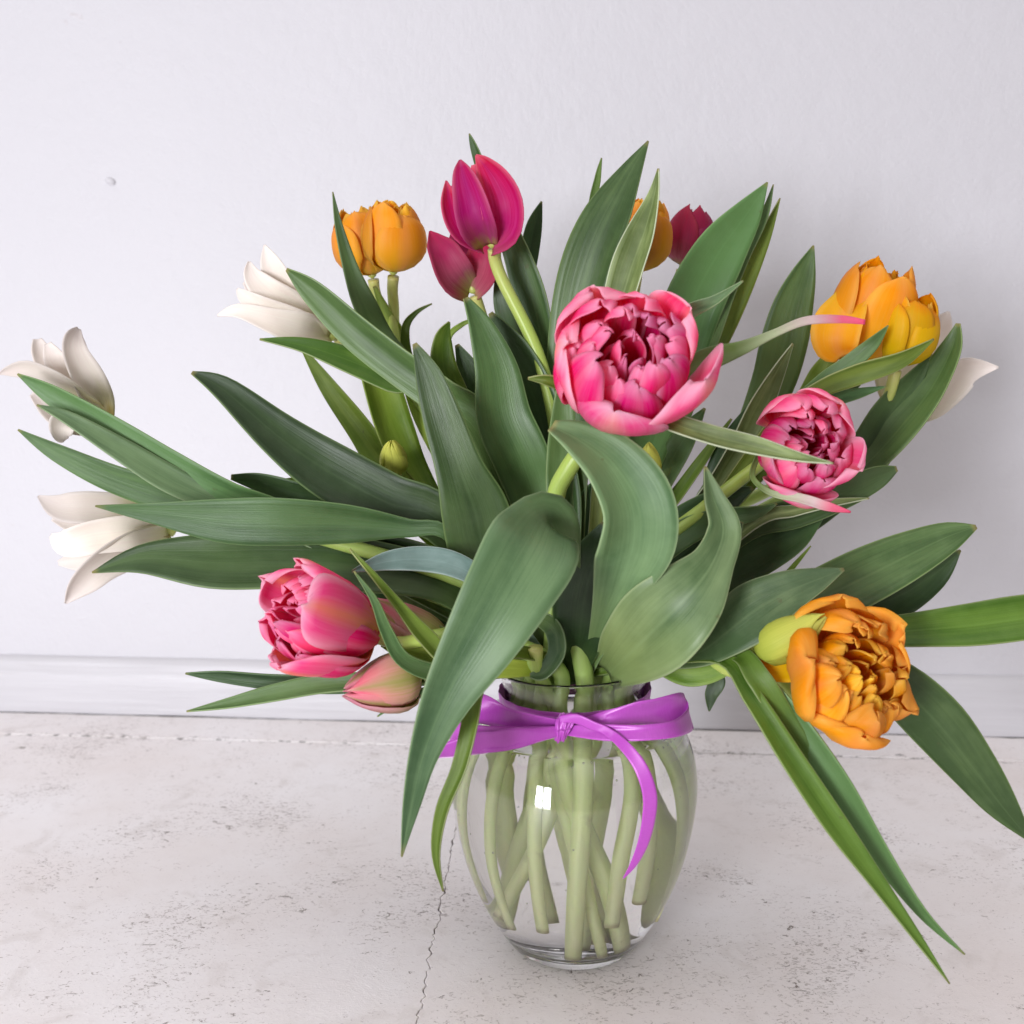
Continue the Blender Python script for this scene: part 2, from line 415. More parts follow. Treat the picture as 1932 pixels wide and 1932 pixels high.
# ------------------------------------------------------------------ the setting
k = 0.966
def ground_line(pts): return [G(x*k, y*k) for x, y in pts]
A_ = ground_line([(0, 1392), (2000, 1443)])
dirA = (A_[1] - A_[0]).normalized(); nA = Vector((-dirA.y, dirA.x, 0))       # nA points away from the camera
B_ = ground_line([(0, 1438), (2000, 1483)])
B_mid = (B_[0] + B_[1]) / 2; A_mid = (A_[0] + A_[1]) / 2
depthB = (A_mid - B_mid).dot(nA)
lineB_p = A_mid - nA * depthB
dark_m, nt, _, _ = new_mat('dark_joint')
_b = N(nt, 'ShaderNodeBsdfPrincipled'); _o = N(nt, 'ShaderNodeOutputMaterial'); nt.links.new(_b.outputs[0], _o.inputs[0])
_b.inputs['Roughness'].default_value = .95
_ns = noise_n(nt, N(nt, 'ShaderNodeTexCoord').outputs['Object'], 120, 3)
nt.links.new(ramp(nt, _ns, [(.3, (.03, .026, .024)), (.7, (.09, .08, .07))]), _b.inputs['Base Color'])

FM = floor_mat('painted_floor', lineB_p, nA)
FM2 = floor_mat('painted_floor_warm', lineB_p, nA, (.85, .82, .825))
SK = skirt_mat(); WM = wall_mat()

def along(s, off, z=0.0): return A_mid + dirA * s + nA * off + Vector((0, 0, z))
def jag(i, sd, amp): return noise.noise(Vector((i * .37, sd, 0))) * amp + noise.noise(Vector((i * 1.7, sd, 5))) * amp * .5

floor = empty('floor', (0, 0, 0)); tag(floor, kind='structure')
def slab(name, poly, z, th, mat, parent):
    n = len(poly)
    v = [Vector((p.x, p.y, z)) for p in poly] + [Vector((p.x, p.y, z - th)) for p in poly]
    f = [tuple(range(n)), tuple(reversed(range(n, 2*n)))] + [(i, i+n, (i+1) % n + n, (i+1) % n) for i in range(n)]
    o = mesh_obj(name, v, f, mat, parent, smooth=False)
    bv = o.modifiers.new('worn_edge', 'BEVEL'); bv.width = .0005; bv.segments = 2; bv.limit_method = 'ANGLE'; bv.angle_limit = radians(60)
    return o
# long joint by the wall (B): gap width varies, almost closed on the left, open on the right
SM = 1.6; NS = 700
backE, frontE = [], []
for i in range(NS + 1):
    s = -SM + 2 * SM * i / NS
    j = jag(i, 3.1, .0022)
    right = max(0., min(1., (s - .02) / .12))
    gap = (.00012 + right * .00045) + max(0, noise.noise(Vector((i*.11, 9, 2)))) * (.0011 * right + .00022)
    backE.append(along(s, -depthB + j + gap)); frontE.append(along(s, -depthB + j - gap))
# vertical joint between the two front slabs
ck = [(898, 1560), (892, 1618), (876, 1683), (862, 1758), (855, 1800), (838, 1870), (831, 1916), (817, 1995)]
cg = ground_line(ck)
cdir = (cg[-1] - cg[1]).normalized()
top = cg[0]
# walk back to joint B, forward beyond the camera
t_hit = ((lineB_p - top).dot(nA)) / (-cdir.dot(nA)); top_b = top - cdir * abs(t_hit)
line = [top_b, top] + cg[1:] + [cg[-1] + cdir * .35]
crk = []
for a, b in zip(line[:-1], line[1:]):
    n = max(2, int((b - a).length / .0022))
    for i in range(n): crk.append(a.lerp(b, i / n))
crk.append(line[-1])
perp = Vector((-cdir.y, cdir.x, 0))
if perp.x < 0: perp = -perp
Lc, Rc = [], []
for i, p in enumerate(crk):
    j = jag(i, 7.7, .0030)
    g = .00022 + max(0, noise.noise(Vector((i*.16, 4, 4)))) * .0016
    Lc.append(p + perp * (j - g)); Rc.append(p + perp * (j + g))
s_c = (top_b - A_mid).dot(dirA)
iL = [i for i in range(NS + 1) if -SM + 2*SM*i/NS < s_c - .004]
iR = [i for i in range(NS + 1) if -SM + 2*SM*i/NS > s_c + .004]
polyL = [along(-SM, -1.9)] + [frontE[i] for i in iL] + [Lc[i] for i in range(1, len(Lc))] + [Vector((Lc[-1].x, along(0, -1.9).y, 0))]
polyR = [Vector((Rc[-1].x, along(0, -1.9).y, 0))] + [Rc[i] for i in range(len(Rc) - 1, 0, -1)] + [frontE[i] for i in iR] + [along(SM, -1.9)]
polyL.reverse(); polyR.reverse()
slab('slab', polyL, 0, .02, FM, floor)
slab('slab', polyR, 0, .02, FM2, floor)
# narrow strip between joint B and the skirting
gA = []
for i in range(NS + 1):
    s = -SM + 2 * SM * i / NS
    gap = .0006 + max(0, noise.noise(Vector((i*.13, 1, 8)))) * .0012
    gA.append(along(s, -gap + jag(i, 5.5, .0011)))
slab('edge_strip', [*reversed(backE)][::-1] + gA[::-1], .0008, .02, FM, floor)
sub = [along(-SM, -2.0, -.0125), along(SM, -2.0, -.0125), along(SM, .08, -.0125), along(-SM, .08, -.0125)]
mesh_obj('subfloor', [v.copy() for v in sub], [(0, 1, 2, 3)], dark_m, floor, smooth=False)
for o in list(floor.children):
    if o.name.startswith('slab') or o.name.startswith('edge'): pass

# skirting board: a moulded profile swept along the wall
skirt = empty('skirting_board', (A_mid.x, A_mid.y, 0)); tag(skirt, kind='structure')
def sweep(name, prof, mat, parent, seed, wob=.0013, smooth=False):
    ns = 260; v = []; f = []
    for i in range(ns + 1):
        s = -SM + 2 * SM * i / ns
        for q, (off, z) in enumerate(prof):
            v.append(along(s, off + noise.noise(Vector((s*9, q*.7, seed))) * wob, z + noise.noise(Vector((s*7, q*.9, seed+3))) * wob))
    n = len(prof)
    for i in range(ns):
        for q in range(n - 1):
            a = i*n+q; f.append((a, a+1, a+n+1, a+n))
    return mesh_obj(name, v, f, mat, parent, smooth=smooth)
sweep('board', [(.03, .0005), (0, .0012), (-.0004, .003), (0, .008), (.0003, .020), (.0008, .034), (.0014, .046), (.0034, .0515), (.0048, .0540), (.0058, .0600), (.0078, .0640), (.0120, .0665), (.0162, .0675)], SK, skirt, 11, smooth=True)
# the wall
wall = empty('wall', (A_mid.x, A_mid.y, 0)); tag(wall, kind='structure')
wv = []
for z in (0.03, 2.2):
    for s in (-2.2, 2.2): wv.append(along(s, .0155, z))
mesh_obj('plaster', wv, [(0, 1, 3, 2)], WM, wall, smooth=False)
# little lumps of paint and plaster on the wall
def on_wall(x, y):
    r = ray(x*k, y*k); p0 = along(0, .0155)
    return CAM + r * ((p0 - CAM).dot(nA) / r.dot(nA))
def lump(x, y, r, sx=1.0, sz=1.0, flat=.5, mat=WM, name='paint_lump'):
    c = on_wall(x, y); v = []; f = []
    nu, nv = 12, 5
    for i in range(nv + 1):
        th = i / nv * pi / 2
        for j in range(nu):
            a = j / nu * 2 * pi
            rr = r * cos(th) * (1 + .25 * sin(2*a + x))
            v.append(c + dirA * (rr * cos(a) * sx) + Vector((0, 0, rr * sin(a) * sz)) - nA * (r * flat * sin(th)))
    for i in range(nv):
        for j in range(nu): f.append((i*nu+j, i*nu+(j+1) % nu, (i+1)*nu+(j+1) % nu, (i+1)*nu+j))
    return mesh_obj(name, v, f, mat, wall)
lump(216, 354, .0052, flat=.8)
chip_m, nt, _, _ = new_mat('grey_mark')
_b = N(nt, 'ShaderNodeBsdfPrincipled'); _o = N(nt, 'ShaderNodeOutputMaterial'); nt.links.new(_b.outputs[0], _o.inputs[0])
nt.links.new(ramp(nt, noise_n(nt, N(nt, 'ShaderNodeTexCoord').outputs['Object'], 300, 3), [(.3, (.54, .52, .53)), (.7, (.66, .64, .68))]), _b.inputs['Base Color'])
for x, y, r, sx, sz in [(147, 30, .0055, 1.3, .5), (158, 37, .003, 1, .6), (129, 44, .003, .7, 1.), (24, 1026, .0018, 2.2, .5), (9, 1024, .001, 3, .4)]:
    lump(x, y, r, sx, sz, .04, chip_m, 'wall_mark')

# ------------------------------------------------------------------ vase
def lathe(prof, n=128, tilt=True, center=(0, 0)):
    v, f = [], []
    for r, z in prof:
        for j in range(n):
            a = 2*pi*j/n
            x = r*cos(a); y = r*sin(a); zz = z
            if tilt and z > .15: zz += x * .045 * min(1, (z-.15)/.03)
            v.append(Vector((x + center[0], y + center[1], zz)))
    m = len(prof)
    for i in range(m - 1):
        for j in range(n): f.append((i*n+j, i*n+(j+1) % n, (i+1)*n+(j+1) % n, (i+1)*n+j))
    return v, f, n, m
outer = [(.0015, .0026), (.030, .0022), (.037, .0008), (.041, .0003), (.0445, .0018), (.050, .0085), (.0575, .020), (.067, .038), (.0755, .060), (.0815, .084), (.0848, .108), (.0845, .126), (.0810, .143), (.0745, .1555), (.0655, .1635), (.057, .1675), (.0510, .1705), (.0485, .1745), (.0482, .180), (.0492, .187), (.0512, .194), (.0535, .1985)]
inner = [(.0545, .2002), (.0540, .2010), (.0525, .2000), (.0500, .1945), (.0478, .187), (.0465, .180), (.0468, .1735), (.0495, .1682), (.0550, .1648), (.0635, .1605), (.0722, .1530), (.0786, .1415), (.0821, .1255), (.0824, .108), (.0790, .084), (.0730, .0605), (.0645, .039), (.0550, .0225), (.0460, .0135), (.034, .0092), (.018, .0078), (.0015, .0075)]
prof = catmull(outer, 66) + catmull(inner, 70)
v, f, n, m = lathe(prof)
f.append(tuple(reversed(range(n)))); f.append(tuple((m-1)*n + j for j in range(n)))
vase = empty('glass_vase', (0, 0, 0))
tag(vase, 'clear round-bellied glass vase of water holding the tulips, on the white floor', 'vase')
GLASS = glass_mat('clear_glass', 1.48, (.998, 1, .998))
mesh_obj('glass_body', v, f, GLASS, vase)
# water: fills the belly, a hair into the glass so no air film is left between
WL = .1562
innerw = [(r + .0004, z - .0003) for r, z in inner[::-1] if z < WL]
wp = catmull(innerw, 44) + [(.0692, WL - .0002), (.0680, WL + .0008), (.0655, WL + .0002), (.0630, WL), (.04, WL), (.0015, WL)]
v, f, n, m = lathe(wp, tilt=False)
f.append(tuple(reversed(range(n)))); f.append(tuple((m-1)*n + j for j in range(n)))
WATER = glass_mat('water', 1.333, (.998, 1, .992))
mesh_obj('water', v, f, WATER, vase)
# air bubbles clinging inside the glass and under the surface
bv, bf = [], []
random.seed(321)
def r_in(z):
    for (r0, z0), (r1, z1) in zip(inner[:-1], inner[1:]):
        if z1 <= z <= z0: return r1 + (r0 - r1) * (z - z1) / (z0 - z1)
    return .05
for _ in range(110):
    z = random.choice([random.uniform(.03, .150), WL - .0012, WL - .0014]); rb = random.uniform(.0003, .0008)
    rr = r_in(z) - rb - .0007 if random.random() < .7 else random.uniform(.02, .06)
    a = random.uniform(0, 2*pi); c = Vector((rr*cos(a), rr*sin(a), z)); b0 = len(bv); nn = 8
    for i in range(1, 5):
        th = pi*i/5
        for j in range(nn): bv.append(c + Vector((rb*sin(th)*cos(2*pi*j/nn), rb*sin(th)*sin(2*pi*j/nn), rb*cos(th))))
    bv.append(c + Vector((0, 0, rb))); bv.append(c - Vector((0, 0, rb)))
    for i in range(3):
        for j in range(nn): bf.append((b0+i*nn+j, b0+(i+1)*nn+j, b0+(i+1)*nn+(j+1) % nn, b0+i*nn+(j+1) % nn))
    for j in range(nn):
        bf.append((b0+32, b0+j, b0+(j+1) % nn)); bf.append((b0+33, b0+24+(j+1) % nn, b0+24+j))
tag(mesh_obj('air_bubbles', bv, bf, glass_mat('air_bubble', .76), vase), kind='stuff')
random.seed(7)

# ------------------------------------------------------------------ strips (leaves, ribbon)
def strip(name, pts, mat, parent, roll=0., roll1=None, cup=.12, n=34, nu=8, thick=.0009, wave=.085, seed=0., across=None, fold=0., tipn=None):
    """pts: (x px, y px, width px, world depth) tip to base"""
    s = catmull([tuple(p) for p in pts], n)
    c = [P(q[0], q[1], q[3]) for q in s]
    wd = [max(q[2], .6) * pxs(p) for q, p in zip(s, c)]
    verts, uvs = [], []
    if roll1 is None: roll1 = roll
    for i in range(n + 1):
        T = (c[min(i+1, n)] - c[max(i-1, 0)]).normalized()
        V = (c[i] - CAM).normalized()
        if across is None:
            a = T.cross(V)
            a = a.normalized() if a.length > .05 else Vector((1, 0, 0))
            bn = T.cross(a).normalized()              # roughly towards / away from the eye
            if bn.dot(V) > 0: bn = -bn
            th = radians(roll + (roll1 - roll) * i / n)
            ac = a * cos(th) + bn * sin(th)
            nm = bn * cos(th) - a * sin(th)
            hw = wd[i] / 2 / max(.35, cos(th))
        else:
            m_ = len(across) - 1; t = i / n * m_; kk = min(int(t), m_ - 1)
            ac = Vector(across[kk]).lerp(Vector(across[kk+1]), t - kk).normalized()
            nm = ac.cross(T).normalized(); hw = wd[i] / 2
        for j in range(nu + 1):
            q = 2 * j / nu - 1
            wv_ = wave * noise.noise(Vector((i / n * 5 + seed, q * .8, seed * 1.3)))
            wv2 = wave * .9 * abs(q)**2 * sin(i / n * 9 + seed * 3 + (1.3 if q > 0 else 0))
            h = cup * q * q + fold * abs(q) + wv_ + wv2
            ww = 1 - .10 * min(1, abs(cup) + abs(fold)) * q * q
            verts.append(c[i] + ac * (hw * q * ww) + nm * (hw * h))
            uvs.append((j / nu, i / n))
    o = mesh_obj(name, verts, grid_faces(nu, n), mat, parent, uvs)
    solid(o, thick)
    return o

MOUTH = Vector((0, 0, .19))
def leaf(parent, kind, pts, roll=0., roll1=None, cup=.2, fold=0., ext=True, seed=None, **kw):
    """tip first; carries on to the stem at the vase mouth"""
    if seed is None: seed = random.random() * 40
    pts = [tuple(p) for p in pts]
    if ext:
        x, y, wd, d = pts[-1]
        mx, my = 1084, 1262
        dx = max(-38, min(38, (x - mx) * .2)); 
        pts.append((x * .45 + (mx+dx) * .55, y * .45 + my * .55 , max(wd * .55, 14), d * .5))
        pts.append((mx + dx, my + 8, 14, max(-.022, min(.03, d * .25))))
    return strip('leaf', pts, LEAF[kind], parent, roll, roll1, cup=cup, fold=fold, seed=seed, n=kw.pop('n', 38), **kw)

def tube(name, pts, radii, mat, parent, nr=12, n=60):
    s = catmull([(p.x, p.y, p.z, r) for p, r in zip(pts, radii)], n)
    c = [Vector(q[:3]) for q in s]
    verts, uvs = [], []
    ref = Vector((0.3, 1, 0.1)).normalized()
    for i in range(n + 1):
        T = (c[min(i+1, n)] - c[max(i-1, 0)]).normalized()
        a = T.cross(ref).normalized(); ref = a.cross(T).normalized()
        r = s[i][3]
        for j in range(nr + 1):
            th = 2*pi*j/nr
            rr = r * (1 + .05 * sin(2*th + i*.1))
            verts.append(c[i] + a * (rr * cos(th)) + ref * (rr * sin(th))); uvs.append((j / nr, i / n))
    f = grid_faces(nr, n)
    verts.append(c[0]); uvs.append((.5, 0)); b0 = len(verts) - 1
    verts.append(c[-1]); uvs.append((.5, 1)); b1 = len(verts) - 1
    for j in range(nr):
        f.append((b0, j+1, j)); f.append((b1, n*(nr+1)+j, n*(nr+1)+j+1))
    return mesh_obj(name, verts, f, mat, parent, uvs)

# ------------------------------------------------------------------ flowers
WT = [0, .12, .3, .5, .7, .85, .94, 1.0]
WID = {'point': [.35, .66, .92, 1.0, .90, .64, .36, .03], 'round': [.35, .68, .92, 1.0, 1.0, .86, .60, .12], 'lance': [.5, .8, 1.0, 1.0, .84, .58, .32, .02]}
def petal(parent, org, M, R, H, phi, rp, zp, A, mat, shape='point', ruffle=0., skew=0., curl=0., tilt=0., rs=1., hs=1., seed=0., nu=10, nv=14, keel=0.):
    verts, uvs = [], []
    m = len(rp) - 1
    for i in range(nv + 1):
        t = 1 - (1 - i / nv) ** 1.7
        pf = t * 60; pk = min(int(pf), 59); pf -= pk
        r0 = PROF[pk][0] * (1-pf) + PROF[pk+1][0] * pf; z0 = PROF[pk][1] * (1-pf) + PROF[pk+1][1] * pf
        if shape == 'round':
            al0 = A * min(1, .35 + 1.5 * t) * (1.0 if t < .55 else math.sqrt(max(0.0, 1 - ((t - .55) / .452) ** 2.4)))
        else:
            al0 = A * lerp_tab(WT, WID[shape], t)
        for j in range(nu + 1):
            s = 2 * j / nu - 1
            al = al0 * s
            edge_t = 1 - .10 * s * s * (1 if shape != 'round' else .4) * t
            rr = r0 * rs + skew * s * .5 + curl * s * s * t
            z = z0 * hs * edge_t
            nz = noise.noise(Vector((s * 1.3 + seed, t * 1.6, seed * .7)))
            nz2 = noise.noise(Vector((s * 3.0 + seed * 2, t * 2.4, 3 + seed)))
            rr += ruffle * (nz * 1.0 + nz2 * .35 * t) * t * .5
            z += ruffle * noise.noise(Vector((s * 2.6 + seed, 7, seed))) * .30 * t
            rr += tilt * t - keel * abs(s) * .08
            rr = max(rr, .012)
            loc = Vector((rr * R * cos(phi + al), rr * R * sin(phi + al), z * H))
            verts.append(org + M @ loc); uvs.append(((s + 1) / 2, t))
    o = mesh_obj('petal', verts, grid_faces(nu, nv), mat, parent, uvs)
    solid(o, .0006)
    return o
PROF = None
def layer(parent, org, M, R, H, cnt, rp, zp, A, mats, shape='point', phi0=0., jit=.08, nu=10, nv=14, **kw):
    global PROF
    PROF = catmull([(a, b) for a, b in zip(rp, zp)], 60)
    for i in range(cnt):
        kk = dict(kw)
        kk['hs'] = kw.get('hs', 1.) * random.uniform(1 - jit, 1 + jit * .5)
        kk['rs'] = kw.get('rs', 1.) * random.uniform(1 - jit * .7, 1 + jit * .7)
        kk['tilt'] = kw.get('tilt', 0.) + random.uniform(-jit, jit) * .5
        mt = mats[i % len(mats)]
        petal(parent, org, M, R, H, phi0 + i * 2*pi/cnt + random.uniform(-jit, jit), rp, zp, A, PET[mt], shape, seed=random.random()*50, nu=nu, nv=nv, **kk)

Z6 = [0, .10, .32, .58, .84, 1.0]
def drawn_petals(fl, mats, data, dd=0., wave=.10):
    # petals given one by one: (x, y, width, depth) from base to tip, plus roll and cup
    for i, (pts, roll, cp) in enumerate(data):
        wf = 1.12 if mats[0] == 'white' else 1.0
        pts = [(p[0], p[1], p[2] * wf, p[3] + dd) for p in pts]
        o = strip('petal', pts, PET[mats[i % len(mats)]], fl, roll, cup=cp, n=20, nu=10, thick=.0006, wave=wave, seed=i*3.7 + pts[0][0])
def bloom(root, kind, base, top, width, rot=0., cols=None, seed=1, inner=False, ruf=1.):
    random.seed(seed)
    b = P(*base); t = P(*top); ax = (t - b); H = ax.length; ax.normalize()
    M = ax.to_track_quat('Z', 'Y').to_matrix() @ Matrix.Rotation(rot, 3, 'Z')
    R = width / 2 * pxs((b + t) / 2)
    # receptacle carrying the petals
    rr = []; hv = []; hf = []
    prf = [(.02, -.06), (.12, -.03), (.16, .0), (.13, .05), (.07, .12), (.06, .3), (.05, .38), (.01, .40)]
    if kind in ('cup', 'petals', 'double_cup'): sc_ = 1.0
    else: sc_ = .9
    nn = 12
    for r, z in prf:
        for j in range(nn): hv.append(b + M @ Vector((r*R*sc_*cos(2*pi*j/nn), r*R*sc_*sin(2*pi*j/nn), z*H)))
    for i in range(len(prf)-1):
        for j in range(nn): hf.append((i*nn+j, i*nn+(j+1) % nn, (i+1)*nn+(j+1) % nn, (i+1)*nn+j))
    hv_uv = [(.5, .9)] * len(hv)
    fl = mesh_obj('flower', hv, hf, STEM, root, hv_uv)
    if kind == 'cup':
        rp = [.10, .68, .98, .98, .76, .42]
        layer(fl, b, M, R, H, 3, rp, Z6, radians(60), cols[:1], 'point', pi/3, .05, rs=.90, skew=.05)
        layer(fl, b, M, R, H, 3, rp, Z6, radians(63), cols[:1], 'point', 0, .06, rs=1.0, skew=.08, hs=.98)
    elif kind == 'double_cup':
        rp = [.10, .62, .96, 1.0, .88, .62]
        layer(fl, b, M, R, H, 4, [.08, .3, .45, .5, .42, .26], Z6, radians(60), cols[1:2], 'round', .3, .10, hs=.90, ruffle=.16, skew=.1)
        layer(fl, b, M, R, H, 5, [.08, .45, .72, .76, .66, .46], Z6, radians(50), cols[1:2], 'round', .9, .10, hs=.96, ruffle=.16, skew=.12)
        layer(fl, b, M, R, H, 3, rp, Z6, radians(54), cols[:1], 'round', pi/3, .08, rs=.92, hs=.98, skew=.08, ruffle=.08)
        layer(fl, b, M, R, H, 3, rp, Z6, radians(58), cols[:1], 'round', 0, .08, hs=.90, skew=.06, ruffle=.08, curl=.04)
    elif kind == 'petals':
        pass
    elif kind == 'double_open':
        o_, i_ = cols[0], cols[1]
        def Z(top): return [0, .12, .36, .62, top*.88, top]
        hq = dict(nu=12, nv=16)
        def prof(k_, top=.66): return [v_ * k_ for v_ in (.14, .55, .90, 1.0, .92, top)]
        F_ = ruf
        layer(fl, b, M, R, H, 3, prof(.22), Z(.86), radians(50), [i_], 'round', .2, .12, ruffle=.05*F_, curl=-.02, **hq)
        layer(fl, b, M, R, H, 5, prof(.38), Z(.92), radians(33), [i_], 'round', .5, .17, ruffle=.09*F_, skew=.05, curl=-.06, **hq)
        layer(fl, b, M, R, H, 6, prof(.54), Z(.97), radians(29), [i_, o_], 'round', .1, .18, ruffle=.12*F_, skew=.06, curl=-.08, **hq)
        layer(fl, b, M, R, H, 7, prof(.71, .70), Z(.95), radians(26), [o_, i_], 'round', .75, .19, ruffle=.13*F_, skew=.07, curl=-.09, **hq)
        layer(fl, b, M, R, H, 7, prof(.87, .74), Z(.92), radians(28), [o_], 'round', .35, .19, ruffle=.17*F_, skew=.09, curl=-.10, **hq)
        layer(fl, b, M, R, H, 5, [.10, .50, .84, .99, 1.03, .95], Z(.93), radians(44), [cols[2] if len(cols) > 2 else o_], 'round', 1.08, .20, ruffle=.22*F_, skew=.12, curl=-.10, **hq)
    elif kind == 'bud':
        rp = [.15, .8, 1.0, .85, .5, .14]
        layer(fl, b, M, R, H, 3, rp, Z6, radians(60), cols[:1], 'point', pi/3, .04, rs=.9, skew=.06)
        layer(fl, b, M, R, H, 3, rp, Z6, radians(66), cols[:1], 'point', 0, .06, skew=.12, ruffle=.06)
    return fl, b, ax

# ------------------------------------------------------------------ tulips
ROOTS = []
stem_slots = {}
def tulip(label, kind, base, top, width, cols, foot, neck, rot=0., seed=1, via=None, r=.0044, bow=.012, drawn=None, inner=False, ruf=1.):
    """foot: (x, y, z) of the cut stem end inside the vase; neck: (x, y) where the stem passes the neck"""
    ft = Vector(foot)
    root = empty('tulip', ft); tag(root, label, 'tulip', 'tulips in the vase')
    fl, b, ax = bloom(root, kind, base, top, width, rot, cols, seed, inner, ruf)
    if drawn: drawn_petals(fl, *drawn)
    nk = Vector((neck[0], neck[1], .178))
    above = nk + (nk - ft).normalized() * .035
    # inside the belly the stem bows outwards and the cut end leans its own way
    mid = ft.lerp(nk, .5); hv = Vector((mid.x + ft.x * .4, mid.y + ft.y * .4, 0))
    hv = hv.normalized() * bow if hv.length > .001 else Vector((bow, 0, 0))
    pts = [ft, ft.lerp(nk, .33) + hv * .8 + Vector((random.uniform(-.006, .006), random.uniform(-.006, .006), 0)), ft.lerp(nk, .68) + hv + Vector((random.uniform(-.005, .005), random.uniform(-.004, .004), 0)), nk, nk + Vector((0, 0, .026)) + hv * .25]
    if via:
        for q in via: pts.append(P(*q))
    pts += [b - ax * .022, b - ax * .004]
    rf = random.uniform(.80, 1.18); rad = [r * rf, r * (rf+.05), r * (rf*.5+.55), r * 1.1] + [r * 1.08] * (len(pts) - 6) + [r, r * 1.05]
    random.seed(seed + 99)
    tube('stem', pts, rad, STEM, root)
    return root

T = {}
T['w1'] = tulip('white pointed tulip at the far left, tipped up and left, one petal drooping', 'petals', (190, 798, .068), (88, 672, .04), 190, ['white'], (-0.05, -0.006, 0.04), (-0.036, -0.01), bow=0.02, rot=.5, seed=3, via=[(900, 1110, .0), (560, 1000, .0), (330, 900, .02)], drawn=(['white'], [
    ([(186, 782, 26, .03), (160, 745, 50, .025), (108, 706, 52, .02), (80, 668, 36, .018), (70, 640, 14, .02)], 10, .3),
    ([(188, 784, 26, .03), (160, 752, 46, .015), (128, 714, 48, .005), (103, 676, 36, .002), (90, 648, 12, .004)], -12, .3),
    ([(192, 790, 30, .028), (150, 792, 56, .01), (105, 772, 56, .0), (60, 742, 12, -.005)], 15, .3),
    ([(190, 790, 34, .028), (142, 762, 64, -.002), (98, 728, 58, -.014), (52, 698, 34, -.018), (16, 700, 16, -.014), (0, 706, 3, -.01)], -18, .35),
    ([(200, 802, 24, .03), (186, 762, 52, .008), (164, 715, 54, -.002), (142, 668, 42, -.004), (140, 640, 34, .0), (148, 620, 8, .008)], 14, .35),
    ([(192, 798, 24, .03), (150, 790, 44, .005), (122, 798, 46, -.005), (118, 822, 30, -.006), (124, 830, 10, -.004)], 10, .4)], .035))
T['w2'] = tulip('white pointed tulip beside the long leaf, left of the double orange pair', 'petals', (628, 632, .08), (462, 550, .05), 170, ['white'], (-0.034, 0.026, 0.012), (-0.026, 0.02), bow=0.02, rot=1.6, seed=8, via=[(960, 960, .04), (800, 730, .06)], drawn=(['white'], [
    ([(622, 632, 26, .085), (560, 600, 52, .09), (500, 560, 50, .09), (462, 530, 12, .09)], 10, .3),
    ([(622, 630, 30, .08), (570, 582, 58, .065), (535, 542, 52, .055), (512, 498, 36, .052), (499, 462, 3, .055)], -15, .35),
    ([(620, 632, 30, .078), (560, 592, 60, .055), (508, 556, 52, .045), (478, 522, 34, .045), (470, 494, 5, .05)], 15, .3),
    ([(620, 634, 28, .075), (560, 612, 54, .05), (500, 584, 44, .04), (462, 560, 24, .04), (448, 545, 5, .045)], -10, .3),
    ([(624, 638, 30, .078), (570, 626, 60, .05), (510, 606, 44, .038), (450, 588, 24, .036), (410, 595, 3, .04)], 18, .4)]))
T['w3'] = tulip('white pointed tulip low at the left, opening down over the dark leaf tip', 'petals', (322, 995, .075), (112, 1040, .035), 235, ['white'], (-0.038, -0.03, 0.03), (-0.03, -0.018), bow=0.022, rot=.2, seed=12, via=[(880, 1150, .0), (600, 1050, .01)], drawn=(['white'], [
    ([(316, 998, 28, .03), (240, 990, 56, .035), (160, 990, 50, .035), (98, 978, 8, .03)], 10, .3),
    ([(316, 1000, 30, .028), (250, 1028, 56, .01), (170, 1052, 50, .0), (110, 1062, 8, .0)], -10, .3),
    ([(318, 996, 34, .03), (245, 972, 62, .0), (175, 962, 58, -.012), (115, 958, 46, -.014), (72, 936, 4, -.008)], 15, .35),
    ([(316, 1000, 30, .028), (250, 1004, 60, -.008), (180, 1012, 58, -.02), (125, 1024, 46, -.022), (96, 1010, 8, -.018)], -8, .3),
    ([(318, 1004, 34, .03), (252, 1030, 62, -.002), (195, 1064, 56, -.018), (152, 1102, 40, -.022), (124, 1138, 4, -.018)], -20, .4)], .042))
T['o1'] = tulip('pale orange double tulip, the rear one of the touching pair at top left', 'double_cup', (702, 518, .125), (672, 392, .115), 118, ['orange', 'orange_in'], (0.012, 0.026, 0.012), (-0.016, 0.034), bow=0.012, rot=.2, seed=5, via=[(900, 950, .08), (770, 700, .11)])
T['o2'] = tulip('pale orange double tulip, the front right one of the touching pair at top left', 'double_cup', (742, 512, .10), (742, 378, .085), 116, ['orange', 'orange_in'], (-0.02, 0.044, 0.045), (-0.024, 0.026), bow=0.015, rot=.9, seed=6, via=[(900, 950, .06), (762, 700, .09)])
T['m1'] = tulip('bright magenta tulip standing highest of all, on a long yellow-green stem', 'petals', (930, 460, .02), (893, 300, .0), 150, ['magenta'], (0.016, -0.036, 0.012), (-0.018, -0.014), bow=0.004, rot=.5, seed=9, via=[(1055, 900, .02), (1022, 690, .025)], r=.0045, drawn=(['magenta'], [
    ([(925, 456, 30, .024), (918, 405, 62, .034), (908, 352, 54, .034), (896, 310, 14, .03)], 0, -.4),
    ([(918, 458, 30, .022), (888, 415, 50, .03), (868, 372, 44, .03), (856, 348, 20, .028)], 10, -.4),
    ([(912, 462, 36, .02), (872, 436, 50, .008), (850, 392, 42, .008), (842, 341, 3, .016)], 18, .5),
    ([(918, 462, 40, .018), (900, 420, 72, -.006), (886, 370, 62, -.008), (874, 330, 38, -.002), (868, 302, 4, .006)], -6, .55),
    ([(926, 460, 42, .02), (952, 428, 74, .0), (952, 385, 84, -.006), (936, 345, 68, -.004), (916, 314, 36, .0), (898, 293, 4, .006)], -14, .6)], 0., .06))
